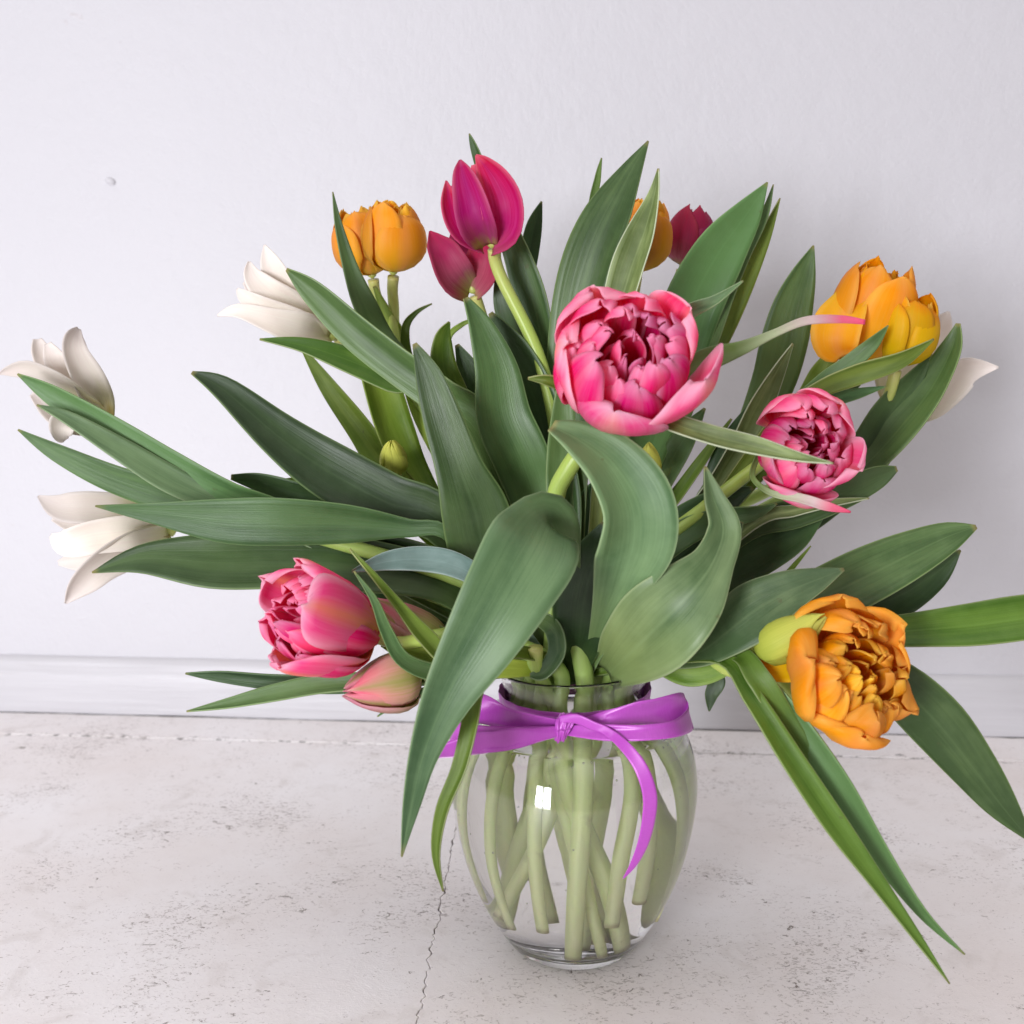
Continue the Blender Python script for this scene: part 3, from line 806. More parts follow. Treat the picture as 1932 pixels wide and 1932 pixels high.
T['m2'] = tulip('smaller dark magenta tulip half hidden behind the highest magenta one', 'petals', (893, 548, .07), (856, 436, .06), 116, ['rose'], (-0.006, 0.044, 0.02), (-0.008, 0.034), bow=0.02, rot=1.1, seed=14, via=[(1000, 900, .05), (925, 660, .07)], drawn=(['rose'], [
    ([(888, 546, 30, .072), (878, 505, 62, .082), (866, 468, 54, .082), (856, 440, 14, .08)], 0, -.4),
    ([(890, 550, 40, .07), (908, 515, 66, .058), (914, 480, 66, .055), (904, 452, 36, .06), (895, 440, 6, .062)], -12, .5),
    ([(886, 550, 42, .07), (856, 520, 74, .052), (836, 480, 60, .05), (822, 455, 32, .056), (811, 436, 3, .06)], 14, .55)], 0., .06))
T['o3'] = tulip('orange-yellow tulip behind the streaky upright leaf at the top', 'double_cup', (1202, 512, .12), (1220, 376, .11), 108, ['orange', 'orange_in'], (0.03, 0.04, 0.018), (0.01, 0.034), bow=0.02, rot=.4, seed=17, via=[(1140, 900, .08), (1180, 680, .11)])
T['m3'] = tulip('dusky red tulip at the top behind the broad right-hand leaf', 'cup', (1288, 500, .15), (1314, 388, .145), 94, ['rose'], (-0.026, 0.03, 0.018), (0.018, 0.03), bow=0.012, rot=.7, seed=21, via=[(1160, 920, .09), (1250, 680, .14)])
T['p1'] = tulip('largest pink double tulip, facing the viewer in the middle of the bouquet', 'double_open', (1170, 750, -.072), (1198, 632, -.130), 286, ['pink', 'pink_in', 'pink_out'], (-.002, -.038, .012), (.004, -.028), bow=.006, rot=.85, seed=35, via=[(1048, 985, -.035), (1075, 880, -.045)], r=.0056)
T['p2'] = tulip('pink double tulip at the right, crossed by a pale narrow leaf', 'double_open', (1484, 850, -.015), (1544, 834, -.066), 196, ['pink', 'pink_in', 'pink_out'], (0.02, -0.044, 0.04), (0.022, -0.014), bow=0.018, rot=.9, seed=41, via=[(1190, 1080, -.01), (1340, 950, -.015)])
T['o4'] = tulip('orange tulip at the upper right with one loose petal hanging down', 'double_cup', (1608, 690, .06), (1676, 492, .04), 150, ['orange', 'yellow'], (0.056, 0.006, 0.04), (0.036, 0.008), bow=0.016, rot=.3, seed=47, via=[(1200, 1080, .02), (1450, 870, .05)])
T['y1'] = tulip('yellow tulip with an orange tip, right of the upper right orange one', 'double_cup', (1692, 688, .045), (1728, 552, .03), 118, ['yellow', 'orange_in'], (0.044, 0.03, 0.03), (0.034, 0.02), bow=0.018, rot=1.0, seed=52, via=[(1220, 1080, .03), (1460, 950, .065), (1640, 830, .075)])
T['w4'] = tulip('cream white tulip at the far right, spread open behind two upright leaves', 'petals', (1700, 770, .13), (1815, 655, .12), 210, ['white'], (-0.038, -0.002, 0.03), (0.028, 0.022), bow=0.004, rot=.9, seed=58, via=[(1220, 1050, .06), (1500, 900, .10)], drawn=(['white'], [
    ([(1696, 772, 30, .13), (1732, 728, 54, .135), (1778, 676, 50, .135), (1812, 638, 8, .135)], 10, .3),
    ([(1690, 768, 40, .128), (1704, 712, 86, .112), (1738, 658, 82, .104), (1770, 622, 50, .102), (1790, 588, 4, .106)], -15, .35),
    ([(1700, 780, 34, .128), (1752, 764, 50, .12), (1790, 730, 56, .112), (1824, 698, 48, .108), (1884, 693, 3, .10)], 15, .4)]))
T['o5'] = tulip('frilly orange double tulip hanging low at the right, facing the viewer', 'double_open', (1545, 1304, -.078), (1652, 1262, -.120), 268, ['orange', 'orange_in', 'orange'], (.052, -.026, .03), (.032, -.022), bow=.018, rot=.6, seed=64, via=[(1230, 1180, -.03), (1400, 1215, -.05)], r=.005, ruf=1.8)
T['g1'] = tulip('yellow-green unopened tulip above the low orange double one', 'bud', (1430, 1232, -.085), (1556, 1160, -.105), 84, ['bud_green'], (0.036, -0.04, 0.055), (0.03, -0.024), bow=0.016, rot=.6, seed=66, via=[(1240, 1170, -.02)])
T['p3'] = tulip('pink double tulip low at the left, opening to the left with yellow-flushed petals', 'double_open', (706, 1200, -.055), (520, 1150, -.100), 212, ['pink', 'pink_in', 'pink_flush'], (-0.02, -0.042, 0.035), (-0.024, -0.028), bow=0.012, rot=.4, seed=71, via=[(930, 1190, -.03), (830, 1200, -.05)])
T['p4'] = tulip('small pink and green half-closed tulip under the low left pink one', 'bud', (792, 1276, -.055), (650, 1304, -.075), 112, ['bud_pink'], (0.028, -0.03, 0.014), (-0.012, -0.032), bow=-0.004, rot=.3, seed=74, via=[(960, 1215, -.035), (880, 1250, -.05)], r=.005)
T['p5'] = tulip('green bud flushed pink behind the low left pink tulip', 'bud', (838, 1225, -.02), (700, 1132, -.03), 78, ['bud_pink'], (-0.058, 0.014, 0.055), (-0.038, 0.004), bow=0.02, rot=.8, seed=77, via=[(960, 1200, -.015)])
T['g2'] = tulip('small round green bud between the lime leaves at the left', 'bud', (746, 886, .035), (738, 832, .015), 54, ['bud_green'], (0.02, 0.034, 0.012), (-0.03, 0.012), bow=0.006, rot=.8, seed=80, via=[(930, 1080, .03), (790, 960, .035)])
T['g3'] = tulip('small pale bud just under the largest pink tulip', 'bud', (1228, 895, .0), (1222, 836, -.012), 44, ['bud_green'], (0.004, 0.004, 0.012), (0.01, 0.004), bow=0.006, rot=.8, seed=83, via=[(1150, 1080, .0), (1215, 950, .0)])

# ------------------------------------------------------------------ leaves (tip first: x, y, width, depth)
random.seed(5)
L = leaf
# left fan
L(T['w1'], 'm', [(33, 706, 3, .0), (100, 745, 38, .0), (210, 812, 58, .0), (320, 880, 66, .0), (430, 938, 66, .0), (560, 985, 55, .01)], roll=25, cup=.25)
L(T['w1'], 'g', [(70, 764, 3, -.01), (130, 790, 26, -.01), (230, 850, 44, -.008), (320, 905, 52, -.005), (410, 945, 46, .0), (520, 985, 36, .01)], roll=-20)
L(T['w1'], 'm', [(34, 811, 3, .01), (110, 855, 34, .01), (220, 905, 54, .012), (340, 940, 60, .015), (450, 960, 50, .02)], roll=20)
L(T['w2'], 'd', [(362, 703, 6, .0), (420, 735, 46, .0), (520, 820, 86, .0), (620, 890, 112, .0), (730, 948, 112, .0), (835, 985, 90, .0)], roll=-28, roll1=10, cup=.35)
L(T['w3'], 'm', [(180, 955, 3, -.03), (290, 968, 40, -.03), (420, 982, 84, -.03), (530, 984, 92, -.03), (660, 988, 74, -.025), (770, 996, 36, -.02), (850, 1010, 26, -.02)], roll=12, cup=.15)
L(T['w3'], 'd', [(174, 1080, 3, -.005), (270, 1055, 55, -.005), (400, 1062, 104, -.005), (530, 1062, 112, .0), (680, 1070, 104, .0), (830, 1100, 80, .0)], roll=-25, cup=.2)
L(T['g2'], 'd', [(436, 900, 10, .03), (490, 910, 36, .03), (560, 930, 46, .03), (660, 960, 40, .03)], roll=20)
L(T['g2'], 'l', [(535, 905, 4, .05), (600, 912, 26, .05), (690, 935, 30, .05), (760, 970, 24, .05)], roll=-10)
L(T['p5'], 'b', [(664, 1078, 4, -.045), (730, 1060, 36, -.046), (800, 1056, 50, -.048), (860, 1068, 48, -.05), (910, 1100, 36, -.045)], roll=-15, cup=.35)
L(T['p5'], 'd', [(560, 1120, 6, .02), (650, 1115, 90, .02), (760, 1135, 130, .02), (860, 1170, 110, .015)], roll=-15)
L(T['p5'], 'd', [(640, 1020, 6, .02), (730, 1040, 66, .02), (830, 1080, 90, .02), (920, 1120, 70, .015)], roll=25)
L(T['w2'], 'm', [(541, 508, 6, .02), (590, 545, 44, .02), (670, 620, 66, .018), (760, 690, 72, .015), (840, 745, 76, .01), (920, 810, 66, .01)], roll=30, roll1=15, cup=.3, fold=.2)
L(T['w2'], 'o', [(490, 640, 3, .03), (570, 652, 28, .03), (660, 682, 50, .03), (740, 715, 54, .03), (810, 745, 44, .03)], roll=-30)
L(T['o1'], 'm', [(628, 362, 2, .07), (640, 430, 16, .07), (662, 510, 30, .07), (690, 580, 46, .07), (725, 640, 40, .075), (790, 730, 34, .07)], roll=-15)
L(T['g2'], 'l', [(566, 650, 4, .08), (620, 730, 34, .08), (680, 810, 50, .07), (735, 890, 58, .06), (800, 960, 48, .05)], roll=15, cup=.3)
L(T['o2'], 'l', [(680, 640, 14, .07), (710, 720, 66, .06), (740, 810, 74, .06), (775, 890, 62, .055), (830, 980, 46, .04)], roll=-25, cup=.4)
L(T['o2'], 'l', [(706, 540, 6, .10), (728, 590, 22, .10), (752, 640, 34, .10), (775, 720, 34, .09), (810, 820, 28, .07)], roll=10)
L(T['o2'], 'o', [(815, 573, 2, .09), (785, 590, 9, .09), (765, 620, 16, .09), (770, 680, 20, .09), (800, 780, 20, .08)], roll=0)
L(T['m2'], 'o', [(848, 607, 4, .04), (835, 640, 34, .04), (838, 700, 50, .04), (870, 780, 50, .04)], roll=-20)
L(T['m2'], 'd', [(862, 650, 8, .05), (885, 700, 46, .05), (920, 780, 80, .05), (960, 880, 90, .05), (1000, 980, 80, .04)], roll=10)
L(T['m2'], 'l', [(905, 600, 3, .06), (872, 612, 9, .06), (845, 640, 12, .06), (850, 700, 16, .06)], roll=0)
# centre
L(T['p5'], 'd', [(782, 648, 8, -.035), (810, 710, 52, -.037), (836, 790, 76, -.04), (866, 880, 92, -.04), (895, 960, 130, -.035), (920, 1050, 128, -.025)], roll=14, roll1=-8, cup=.18)
L(T['m2'], 'm', [(878, 562, 10, .0), (908, 620, 50, .0), (936, 700, 84, -.003), (950, 790, 106, -.005), (985, 870, 108, -.005), (1010, 950, 90, .0)], roll=-22, roll1=12, cup=.25)
L(T['m1'], 'd', [(925, 590, 8, .03), (970, 665, 70, .03), (1010, 760, 100, .03), (1035, 860, 100, .03), (1060, 960, 80, .02)], roll=25)
L(T['m1'], 'm', [(885, 252, 2, .06), (897, 285, 16, .06), (925, 360, 26, .055), (970, 460, 46, .05), (1000, 550, 62, .05), (1022, 640, 58, .045), (1040, 740, 60, .04)], roll=22, cup=.3)
L(T['m1'], 'd', [(1022, 380, 3, .09), (1008, 425, 30, .09), (995, 490, 38, .09), (975, 570, 44, .085), (990, 680, 50, .07), (1020, 800, 50, .05)], roll=-15)
L(T['m1'], 'd', [(940, 500, 6, .07), (955, 570, 46, .07), (985, 650, 60, .06), (1020, 740, 60, .05)], roll=20)
L(T['o3'], 'm', [(1223, 266, 3, .03), (1190, 325, 44, .03), (1152, 400, 86, .03), (1118, 480, 98, .03), (1093, 570, 96, .03), (1078, 680, 90, .03), (1076, 820, 80, .03)], roll=20, cup=.18)
L(T['o3'], 'd', [(1080, 560, 8, .05), (1062, 640, 60, .05), (1058, 740, 90, .05), (1062, 860, 90, .04)], roll=-10)
L(T['o3'], 'o', [(1135, 298, 2, .09), (1128, 335, 12, .09), (1120, 400, 20, .09), (1150, 480, 40, .09), (1160, 580, 40, .08)], roll=0)
L(T['m3'], 's', [(1242, 318, 3, .0), (1235, 370, 24, .0), (1216, 440, 54, .0), (1190, 510, 62, .0), (1170, 590, 58, .0), (1160, 700, 50, .0)], roll=30, cup=.5)
L(T['m3'], 'm', [(1448, 344, 3, .05), (1408, 405, 58, .05), (1360, 470, 96, .05), (1318, 545, 112, .05), (1290, 620, 112, .05), (1260, 730, 96, .04), (1210, 880, 70, .03)], roll=-15, cup=.15)
L(T['m3'], 'm', [(1459, 348, 2, .06), (1440, 410, 18, .06), (1400, 480, 34, .06), (1360, 560, 50, .06), (1320, 660, 60, .05)], roll=10)
L(T['m3'], 'o', [(1472, 374, 2, .07), (1440, 450, 26, .07), (1395, 540, 48, .07), (1350, 620, 62, .07), (1310, 700, 56, .06), (1260, 820, 50, .05)], roll=-25, cup=.3)
L(T['p1'], 'g', [(1402, 530, 2, -.09), (1350, 566, 18, -.09), (1300, 590, 30, -.085), (1240, 640, 34, -.08), (1180, 740, 30, -.07)], roll=10, cup=.4, ext=False)
L(T['p1'], 'o', [(996, 714, 4, -.085), (1030, 716, 20, -.085), (1070, 730, 28, -.08), (1110, 770, 34, -.075), (1130, 800, 30, -.07)], roll=15, cup=.4, ext=False)
L(T['p1'], 's', [(1572, 874, 2, -.135), (1500, 862, 20, -.13), (1420, 842, 36, -.12), (1340, 822, 38, -.11), (1260, 796, 36, -.10), (1180, 760, 30, -.08)], roll=20, cup=.5, ext=False)
L(T['p1'], 'm', [(1062, 690, 10, -.02), (1062, 780, 44, -.02), (1058, 860, 56, -.025), (1056, 940, 50, -.03), (1070, 1020, 40, -.02)], roll=-10)
# pink-tipped streak petal leaf
m, nt, _, _ = new_mat('streak_pink_tip')
uv, u_, v_ = uv_parts(nt)
c_ = ramp(nt, v_, [(.0, (.85, .08, .20)), (.16, (.88, .16, .28)), (.3, (.80, .62, .62)), (.5, (.50, .56, .34)), (.7, (.16, .24, .06))])
thin_shader(nt, c_, .45, .25, noise_n(nt, scaled(nt, uv, (40, 2, 1)), 1., 2), .4, .0005)
LEAF['k'] = m
L(T['p1'], 'k', [(1632, 608, 8, -.05), (1585, 603, 14, -.05), (1520, 606, 16, -.06), (1460, 630, 15, -.07), (1400, 658, 26, -.08), (1330, 684, 44, -.085), (1260, 720, 30, -.085)], roll=20, cup=.4, ext=False)
L(T['o5'], 'k', [(1605, 966, 3, -.06), (1560, 955, 18, -.06), (1510, 940, 18, -.06), (1455, 930, 12, -.055), (1420, 900, 10, -.05), (1430, 860, 10, -.03)], roll=10, cup=.3, ext=False)
# right fan
L(T['o4'], 'm', [(1535, 463, 3, .08), (1515, 520, 48, .08), (1495, 580, 76, .08), (1478, 650, 88, .08), (1455, 730, 80, .075), (1400, 850, 60, .06), (1320, 970, 50, .04)], roll=-12, cup=.1)
L(T['p2'], 's', [(1496, 648, 3, .02), (1465, 700, 26, .02), (1425, 770, 46, .02), (1390, 840, 44, .02), (1340, 920, 34, .02), (1270, 1010, 28, .02)], roll=-35, cup=.5)
L(T['p2'], 'd', [(1432, 745, 6, .03), (1395, 830, 60, .03), (1370, 900, 76, .03), (1350, 970, 66, .03), (1280, 1050, 50, .02)], roll=15)
L(T['w4'], 'd', [(1758, 668, 3, .05), (1722, 720, 40, .05), (1680, 780, 72, .05), (1640, 850, 84, .05), (1570, 930, 70, .05), (1440, 1030, 60, .03)], roll=-20, cup=.2)
L(T['w4'], 'm', [(1808, 610, 8, .045), (1795, 660, 42, .045), (1755, 735, 62, .045), (1700, 805, 70, .045), (1640, 870, 62, .045), (1540, 960, 50, .04)], roll=25, cup=.3)
L(T['y1'], 'm', [(1676, 614, 2, .01), (1645, 650, 26, .01), (1600, 688, 34, .015), (1540, 730, 30, .02), (1440, 830, 26, .02)], roll=0)
L(T['y1'], 'o', [(1762, 640, 3, .0), (1700, 678, 30, .0), (1620, 704, 40, .005), (1540, 738, 34, .01), (1460, 800, 26, .015)], roll=-20, cup=.3)
L(T['y1'], 'm', [(1672, 729, 2, .02), (1620, 742, 20, .02), (1560, 760, 28, .02), (1480, 810, 26, .02)], roll=10)
L(T['y1'], 'm', [(1640, 700, 3, .03), (1600, 730, 30, .03), (1530, 770, 44, .03), (1450, 830, 40, .03)], roll=-20)
L(T['o4'], 'l', [(1572, 655, 8, .05), (1556, 700, 46, .05), (1530, 750, 50, .05), (1480, 830, 40, .05)], roll=10)
L(T['p2'], 'd', [(1692, 884, 10, .0), (1655, 900, 44, .0), (1590, 930, 56, .0), (1500, 965, 60, .0), (1400, 1000, 50, .0)], roll=-15, cup=.3)
L(T['p2'], 's', [(1640, 940, 2, -.01), (1570, 950, 16, -.01), (1500, 965, 22, -.01), (1420, 990, 26, -.01)], roll=30, cup=.4)
L(T['p2'], 'd', [(1556, 968, 6, .01), (1500, 1000, 76, .01), (1440, 1030, 104, .01), (1370, 1070, 100, .01), (1290, 1110, 80, .01)], roll=10)
L(T['g3'], 'm', [(1466, 950, 3, -.02), (1420, 968, 28, -.02), (1350, 980, 44, -.018), (1280, 1010, 54, -.015), (1200, 1080, 50, -.01)], roll=-15, cup=.3)
L(T['g3'], 'd', [(1420, 920, 6, .01), (1360, 950, 60, .01), (1290, 1000, 90, .01), (1220, 1060, 90, .01)], roll=0)
L(T['g3'], 'm', [(1330, 770, 4, .03), (1290, 830, 46, .03), (1250, 900, 50, .03), (1200, 990, 50, .02)], roll=20)
L(T['m3'], 'o', [(1380, 790, 4, .03), (1330, 860, 20, .03), (1280, 930, 26, .03), (1220, 1010, 26, .02)], roll=20)
L(T['g3'], 'd', [(1160, 880, 8, .02), (1130, 960, 100, .02), (1120, 1050, 130, .02), (1110, 1150, 100, .01)], roll=0)
L(T['g3'], 'd', [(1260, 1040, 8, .01), (1220, 1080, 90, .01), (1180, 1140, 110, .01), (1140, 1210, 70, .0)], roll=0)
# lower right group
L(T['o4'], 'm', [(1842, 994, 8, -.03), (1790, 1012, 58, -.03), (1720, 1045, 90, -.03), (1640, 1085, 108, -.03), (1560, 1125, 110, -.03), (1460, 1165, 96, -.03), (1340, 1200, 70, -.025)], roll=18, cup=.12)
L(T['o4'], 'd', [(1812, 1038, 4, -.02), (1760, 1085, 56, -.02), (1680, 1130, 80, -.02), (1590, 1155, 76, -.02), (1480, 1180, 60, -.02)], roll=-25)
L(T['o5'], 'o', [(2160, 1125, 6, -.04), (2060, 1150, 66, -.04), (1940, 1165, 86, -.04), (1830, 1180, 82, -.04), (1720, 1190, 66, -.04), (1600, 1200, 50, -.045)], roll=10, cup=.25)
L(T['o5'], 'm', [(1950, 1592, 3, -.08), (1890, 1520, 60, -.075), (1830, 1440, 92, -.07), (1765, 1360, 110, -.065), (1690, 1290, 96, -.06), (1600, 1240, 60, -.055), (1480, 1215, 46, -.05)], roll=-12, cup=.12)
L(T['g1'], 'g', [(1592, 1074, 5, -.085), (1540, 1095, 48, -.087), (1480, 1120, 84, -.087), (1420, 1155, 112, -.085), (1370, 1195, 90, -.08), (1310, 1235, 50, -.065)], roll=22, cup=.1)
# broad grey-green leaf with the curled spear tip
L(T['g1'], 'g', [(1330, 880, 4, -.075), (1345, 940, 40, -.08), (1364, 1000, 66, -.085), (1345, 1060, 84, -.095), (1305, 1115, 138, -.10), (1252, 1170, 172, -.095), (1200, 1222, 132, -.07), (1150, 1270, 60, -.03)], roll=-30, roll1=12, cup=.10, fold=.22, ext=False, n=46, wave=.16)
L(T['p2'], 'd', [(1400, 985, 6, -.05), (1372, 1040, 46, -.055), (1352, 1100, 50, -.06), (1335, 1170, 40, -.06)], roll=40, ext=False)
# two blades running down to the lower right
L(T['g1'], 'm', [(1820, 1801, 2, -.13), (1740, 1722, 20, -.125), (1660, 1610, 40, -.12), (1580, 1480, 56, -.115), (1500, 1370, 60, -.105), (1430, 1290, 60, -.09), (1370, 1240, 40, -.07)], roll=-20, cup=.35)
L(T['g1'], 'o', [(1792, 1856, 2, -.145), (1730, 1770, 18, -.14), (1650, 1660, 32, -.135), (1570, 1550, 46, -.13), (1490, 1430, 46, -.12), (1420, 1320, 38, -.105), (1360, 1242, 30, -.08)], roll=25, cup=.35)
L(T['g1'], 'o', [(1560, 1500, 4, -.11), (1530, 1440, 34, -.11), (1480, 1360, 46, -.105), (1430, 1280, 46, -.10), (1380, 1230, 30, -.08)], roll=10, cup=.3)
L(T['g1'], 'l', [(1400, 1225, 20, -.075), (1360, 1256, 44, -.07), (1300, 1270, 48, -.06), (1235, 1252, 30, -.055), (1180, 1240, 20, -.04)], roll=-10, cup=.3, ext=False)
L(T['o5'], 'd', [(1338, 1342, 3, -.05), (1342, 1312, 24, -.05), (1350, 1280, 34, -.05), (1300, 1250, 30, -.04)], roll=0, ext=False)
L(T['g1'], 'l', [(1530, 1030, 2, .0), (1500, 1065, 9, .0), (1460, 1110, 12, .0), (1400, 1160, 14, .0)], roll=0)
# two big bent leaves in front
L(T['p4'], 'g', [(758, 1616, 3, -.125), (776, 1520, 34, -.13), (800, 1420, 58, -.135), (845, 1310, 98, -.14), (905, 1205, 142, -.14), (960, 1110, 172, -.135), (1006, 1030, 182, -.125), (1030, 985, 120, -.10), (1050, 1010, 90, -.07), (1065, 1110, 60, -.045), (1078, 1240, 26, -.02)], roll=14, roll1=0, cup=.10, fold=.12, ext=False, n=54, wave=.12)
L(T['p4'], 'o', [(836, 1682, 2, -.115), (824, 1610, 16, -.12), (836, 1530, 26, -.125), (868, 1450, 30, -.125), (888, 1370, 32, -.12), (905, 1290, 34, -.105), (960, 1235, 30, -.07), (1040, 1245, 20, -.03)], roll=-25, cup=.5, ext=False)
L(T['g3'], 'g', [(1040, 806, 24, -.10), (1090, 830, 70, -.105), (1150, 880, 112, -.11), (1190, 950, 142, -.11), (1196, 1020, 150, -.105), (1175, 1090, 110, -.09), (1148, 1160, 66, -.07), (1122, 1230, 34, -.035), (1105, 1275, 24, -.01)], roll=-40, roll1=18, cup=.22, fold=.15, ext=False, n=46, wave=.18)
L(T['g3'], 'd', [(1140, 985, 10, -.06), (1125, 1050, 90, -.06), (1105, 1120, 118, -.055), (1095, 1190, 100, -.045), (1090, 1250, 52, -.025), (1088, 1290, 30, -.015)], roll=10, cup=.2, ext=False)
L(T['g3'], 'g', [(1000, 1275, 8, -.048), (1025, 1270, 28, -.05), (1052, 1230, 34, -.05), (1045, 1185, 34, -.045), (1010, 1160, 30, -.03)], roll=-20, cup=.4, ext=False)
# small things low at the left
L(T['p3'], 'd', [(350, 1271, 3, -.02), (420, 1276, 22, -.02), (520, 1286, 30, -.02), (640, 1290, 36, -.02), (780, 1280, 30, -.02)], roll=20, cup=.3)
L(T['p3'], 'm', [(352, 1342, 2, -.04), (430, 1328, 20, -.04), (520, 1308, 34, -.04), (610, 1292, 36, -.04), (740, 1284, 30, -.04)], roll=-20, cup=.4)
L(T['p4'], 'm', [(712, 1352, 2, -.06), (750, 1325, 12, -.06), (800, 1306, 18, -.06), (880, 1280, 20, -.05)], roll=0)
L(T['p3'], 'o', [(660, 1036, 3, -.09), (700, 1080, 12, -.09), (750, 1140, 20, -.085), (800, 1200, 34, -.075), (860, 1250, 34, -.06)], roll=-15, cup=.4)
L(T['p3'], 'm', [(668, 1078, 2, -.10), (705, 1130, 14, -.10), (730, 1190, 24, -.095), (765, 1245, 30, -.085), (840, 1270, 34, -.065)], roll=15, cup=.4)
L(T['p5'], 'l', [(720, 1215, 10, -.045), (780, 1235, 40, -.045), (850, 1250, 44, -.045), (940, 1260, 40, -.04), (1020, 1262, 24, -.03)], roll=0, cup=.3, ext=False)
L(T['p4'], 'o', [(690, 1170, 6, -.03), (760, 1190, 50, -.03), (840, 1215, 60, -.03), (930, 1240, 50, -.03)], roll=-10, cup=.3)
# one loose hanging petal under the upper right orange flower
def loose(parent, pts, mat, cup=.4, roll=0):
    o = strip('petal', pts[::-1], PET[mat], parent, roll, cup=cup, n=14, thick=.0006, seed=3.3); return o
def flower_of(t): return [c for c in t.children if c.name.startswith('flower')][0]
loose(flower_of(T['o4']), [(1590, 672, 30, .03), (1580, 655, 78, .025), (1582, 620, 92, .025), (1598, 580, 74, .035), (1612, 540, 40, .05)], 'orange', .35, 15)
#loose(flower_of(T['w1']), [(122, 824, 30, .0), (120, 806, 52, .0), (140, 785, 52, .01), (180, 790, 30, .025)], 'white', .3)
loose(flower_of(T['o5']), [(1434, 1262, 40, -.09), (1470, 1258, 60, -.09), (1510, 1256, 60, -.09), (1545, 1262, 40, -.085)], 'yellow', .35)

# cut stalk end poking out by the rim
stub = empty('cut_stalk', P(1030, 1290, -.035)); tag(stub, 'short pale cut stalk standing just inside the left of the vase rim', 'stalk')
tube('stem', [P(1060, 1390, -.02), P(1040, 1320, -.03), P(1014, 1262, -.045), P(1010, 1222, -.05)], [.0045, .0045, .0045, .0048], STEM, stub, n=20)

# ------------------------------------------------------------------ ribbon
def cr(x, y): return ((850 + .2847 * x) / 1.0352, (1250 + .2847 * y) / 1.0352)
def c2(x, y): return ((750 + .3623 * x) / 1.0352, (1250 + .3623 * y) / 1.0352)
rib = empty('ribbon_bow', (0, -.05, .165))
tag(rib, 'purple satin ribbon tied in a bow round the neck of the glass vase', 'ribbon')
# neck band
nb, v, uvs = 96, [], []
for i in range(nb + 1):
    a = 2*pi*i/nb - pi/2
    zc = .1758 - .0012 * max(0, -sin(a))**2 + .045 * cos(a) * .048
    for j in range(5):
        q = j/4 - .5
        rr = .0514 + .0010 * abs(q) * 2 + .0004 * sin(i*1.3)
        v.append(Vector((rr*cos(a), rr*sin(a), zc + q * .0160))); uvs.append((j/4, i/nb*4))
solid(mesh_obj('neck_band', v, grid_faces(4, nb), RIB, rib, uvs), .0002, 1)
def rstrip(name, pts, across, n=40, parent=rib, crease=.0, wave=.05):
    o = strip(name, pts, RIB, parent, n=n, nu=6, across=across, cup=crease, thick=.00022, wave=wave, seed=len(pts)*1.7)
    return o
Zv = (0, 0, 1)
def q(c, w_, d): return (*c, w_, d)
# left loop: out along the upper layer, round, back along the lower layer
rstrip('loop', [q(cr(890, 590), 20, -.060), q(cr(700, 570), 38, -.064), q(cr(520, 535), 50, -.068), q(cr(350, 480), 56, -.066), q(cr(210, 470), 58, -.060), q(cr(135, 540), 50, -.056),
      q(cr(150, 640), 46, -.070), q(cr(330, 680), 50, -.079), q(cr(560, 670), 42, -.076), q(cr(760, 640), 26, -.068), q(cr(890, 620), 18, -.062)],
      [(0, .1, 1), (.05, -.2, 1), (.15, -.4, 1), (.3, .0, 1), (.2, .5, 1), (.0, .5, 1), (-.1, .3, 1), (-.05, .2, 1), (0, .2, 1), (0, .1, 1)], n=90, wave=.26)
rstrip('tail', [q(cr(20, 765), 30, -.085), q(cr(130, 745), 46, -.084), q(cr(290, 705), 56, -.083), q(cr(480, 680), 50, -.080), q(cr(680, 655), 32, -.072), q(cr(890, 620), 18, -.063)],
      [(.35, -.3, 1), (.2, -.2, 1), (.05, -.5, 1), (0, -.1, 1), (0, .1, 1)], n=50, wave=.24)
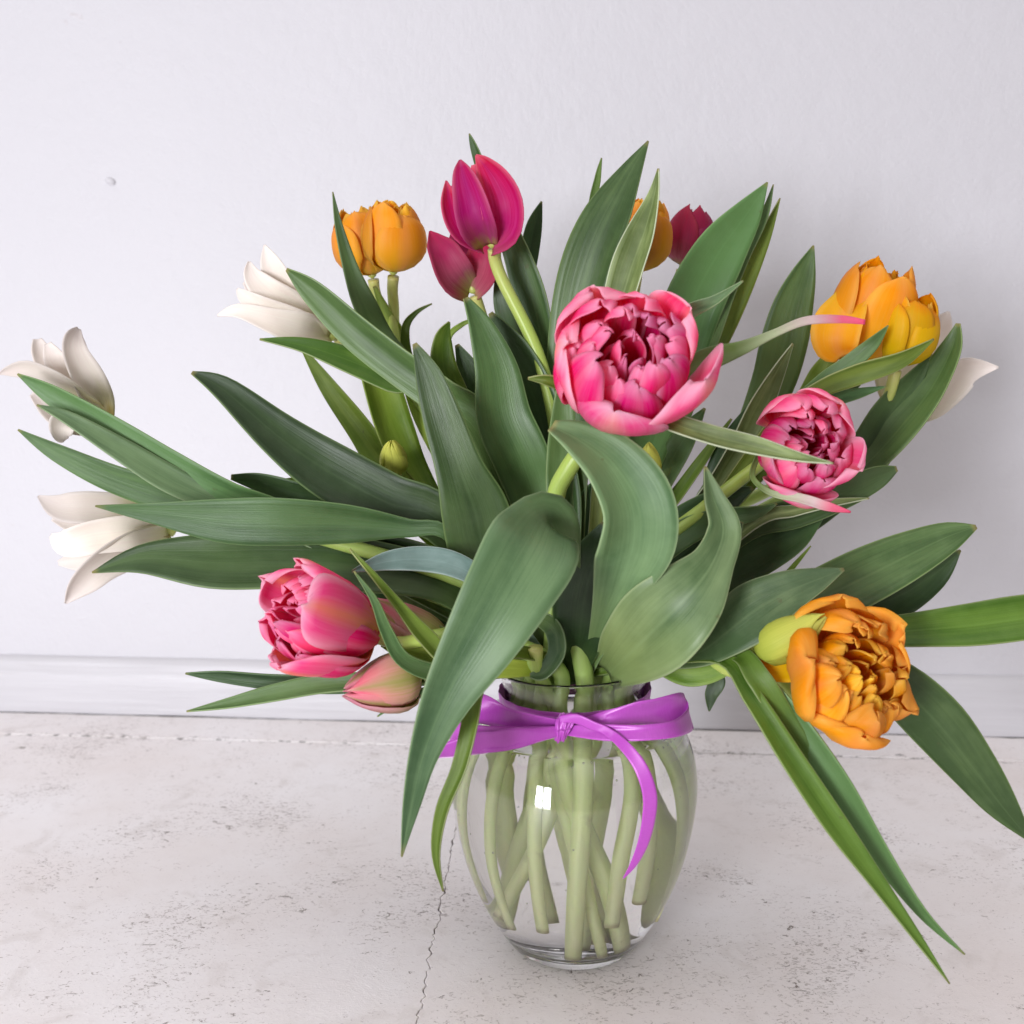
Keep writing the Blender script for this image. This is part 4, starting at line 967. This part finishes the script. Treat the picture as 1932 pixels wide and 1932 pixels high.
# right loop
rstrip('loop', [q(cr(880, 600), 18, -.060), q(cr(1020, 595), 32, -.064), q(cr(1220, 560), 50, -.069), q(cr(1430, 505), 60, -.070), q(cr(1610, 480), 64, -.064), q(cr(1725, 488), 64, -.055),
      q(cr(1752, 540), 44, -.060), q(cr(1640, 612), 32, -.080), q(cr(1420, 640), 30, -.086), q(cr(1160, 635), 30, -.078), q(cr(900, 620), 18, -.062)],
      [(0, .2, 1), (-.1, -.1, 1), (-.15, -.5, 1), (-.12, -.3, 1), (-.15, .2, 1), (-.28, .4, 1), (-.3, .7, .8), (-.15, .7, .9), (0, .4, 1), (0, .2, 1)], n=80, crease=.05, wave=.28)
# right tail hanging down over the belly
rstrip('tail', [q(cr(850, 545), 14, -.064), q(cr(960, 540), 20, -.070), q(cr(1080, 590), 20, -.075), q(c2(1200, 492), 18, -.080), q(c2(1300, 575), 22, -.090), q(c2(1385, 690), 26, -.097), q(c2(1432, 830), 28, -.100),
      q(c2(1428, 960), 27, -.100), q(c2(1396, 1100), 23, -.096), q(c2(1345, 1210), 15, -.092), q(c2(1290, 1285), 3, -.090)],
      [(0, .1, 1), (.3, -.2, 1), (.5, -.3, 1), (.7, -.1, .8), (.9, .0, .5), (1, .1, .2), (1, .15, 0), (1, .2, -.2), (1, .3, -.4), (.9, .4, -.5)], n=60)
# knot: the ribbon wrapped once round the crossing, pleated
v, uvs = [], []
nu, nv = 24, 48
kc = P(*cr(878, 600), -.0615)
for i in range(nv + 1):
    a = 2*pi*i/nv
    for j in range(nu + 1):
        q_ = 2*j/nu - 1
        fr = max(0, cos(a))
        wd_ = .0048 + .0012 * sin(a) + .0006 * sin(3*a)
        pl = .00055 * sin(q_ * 7 + a * 2.2) + .0004 * sin(q_ * 15 - a)
        rad_ = 1 - .22 * abs(q_)**3
        x = q_ * wd_ + .0016 * sin(a) ; y = -(.0052 * rad_ + pl) * cos(a); z = (.0092 * rad_ + pl) * sin(a) + q_ * .0008
        v.append(kc + Vector((x, y, z))); uvs.append((j/nu, i/nv))
solid(mesh_obj('knot', v, grid_faces(nu, nv), RIB, rib, uvs), .0002)
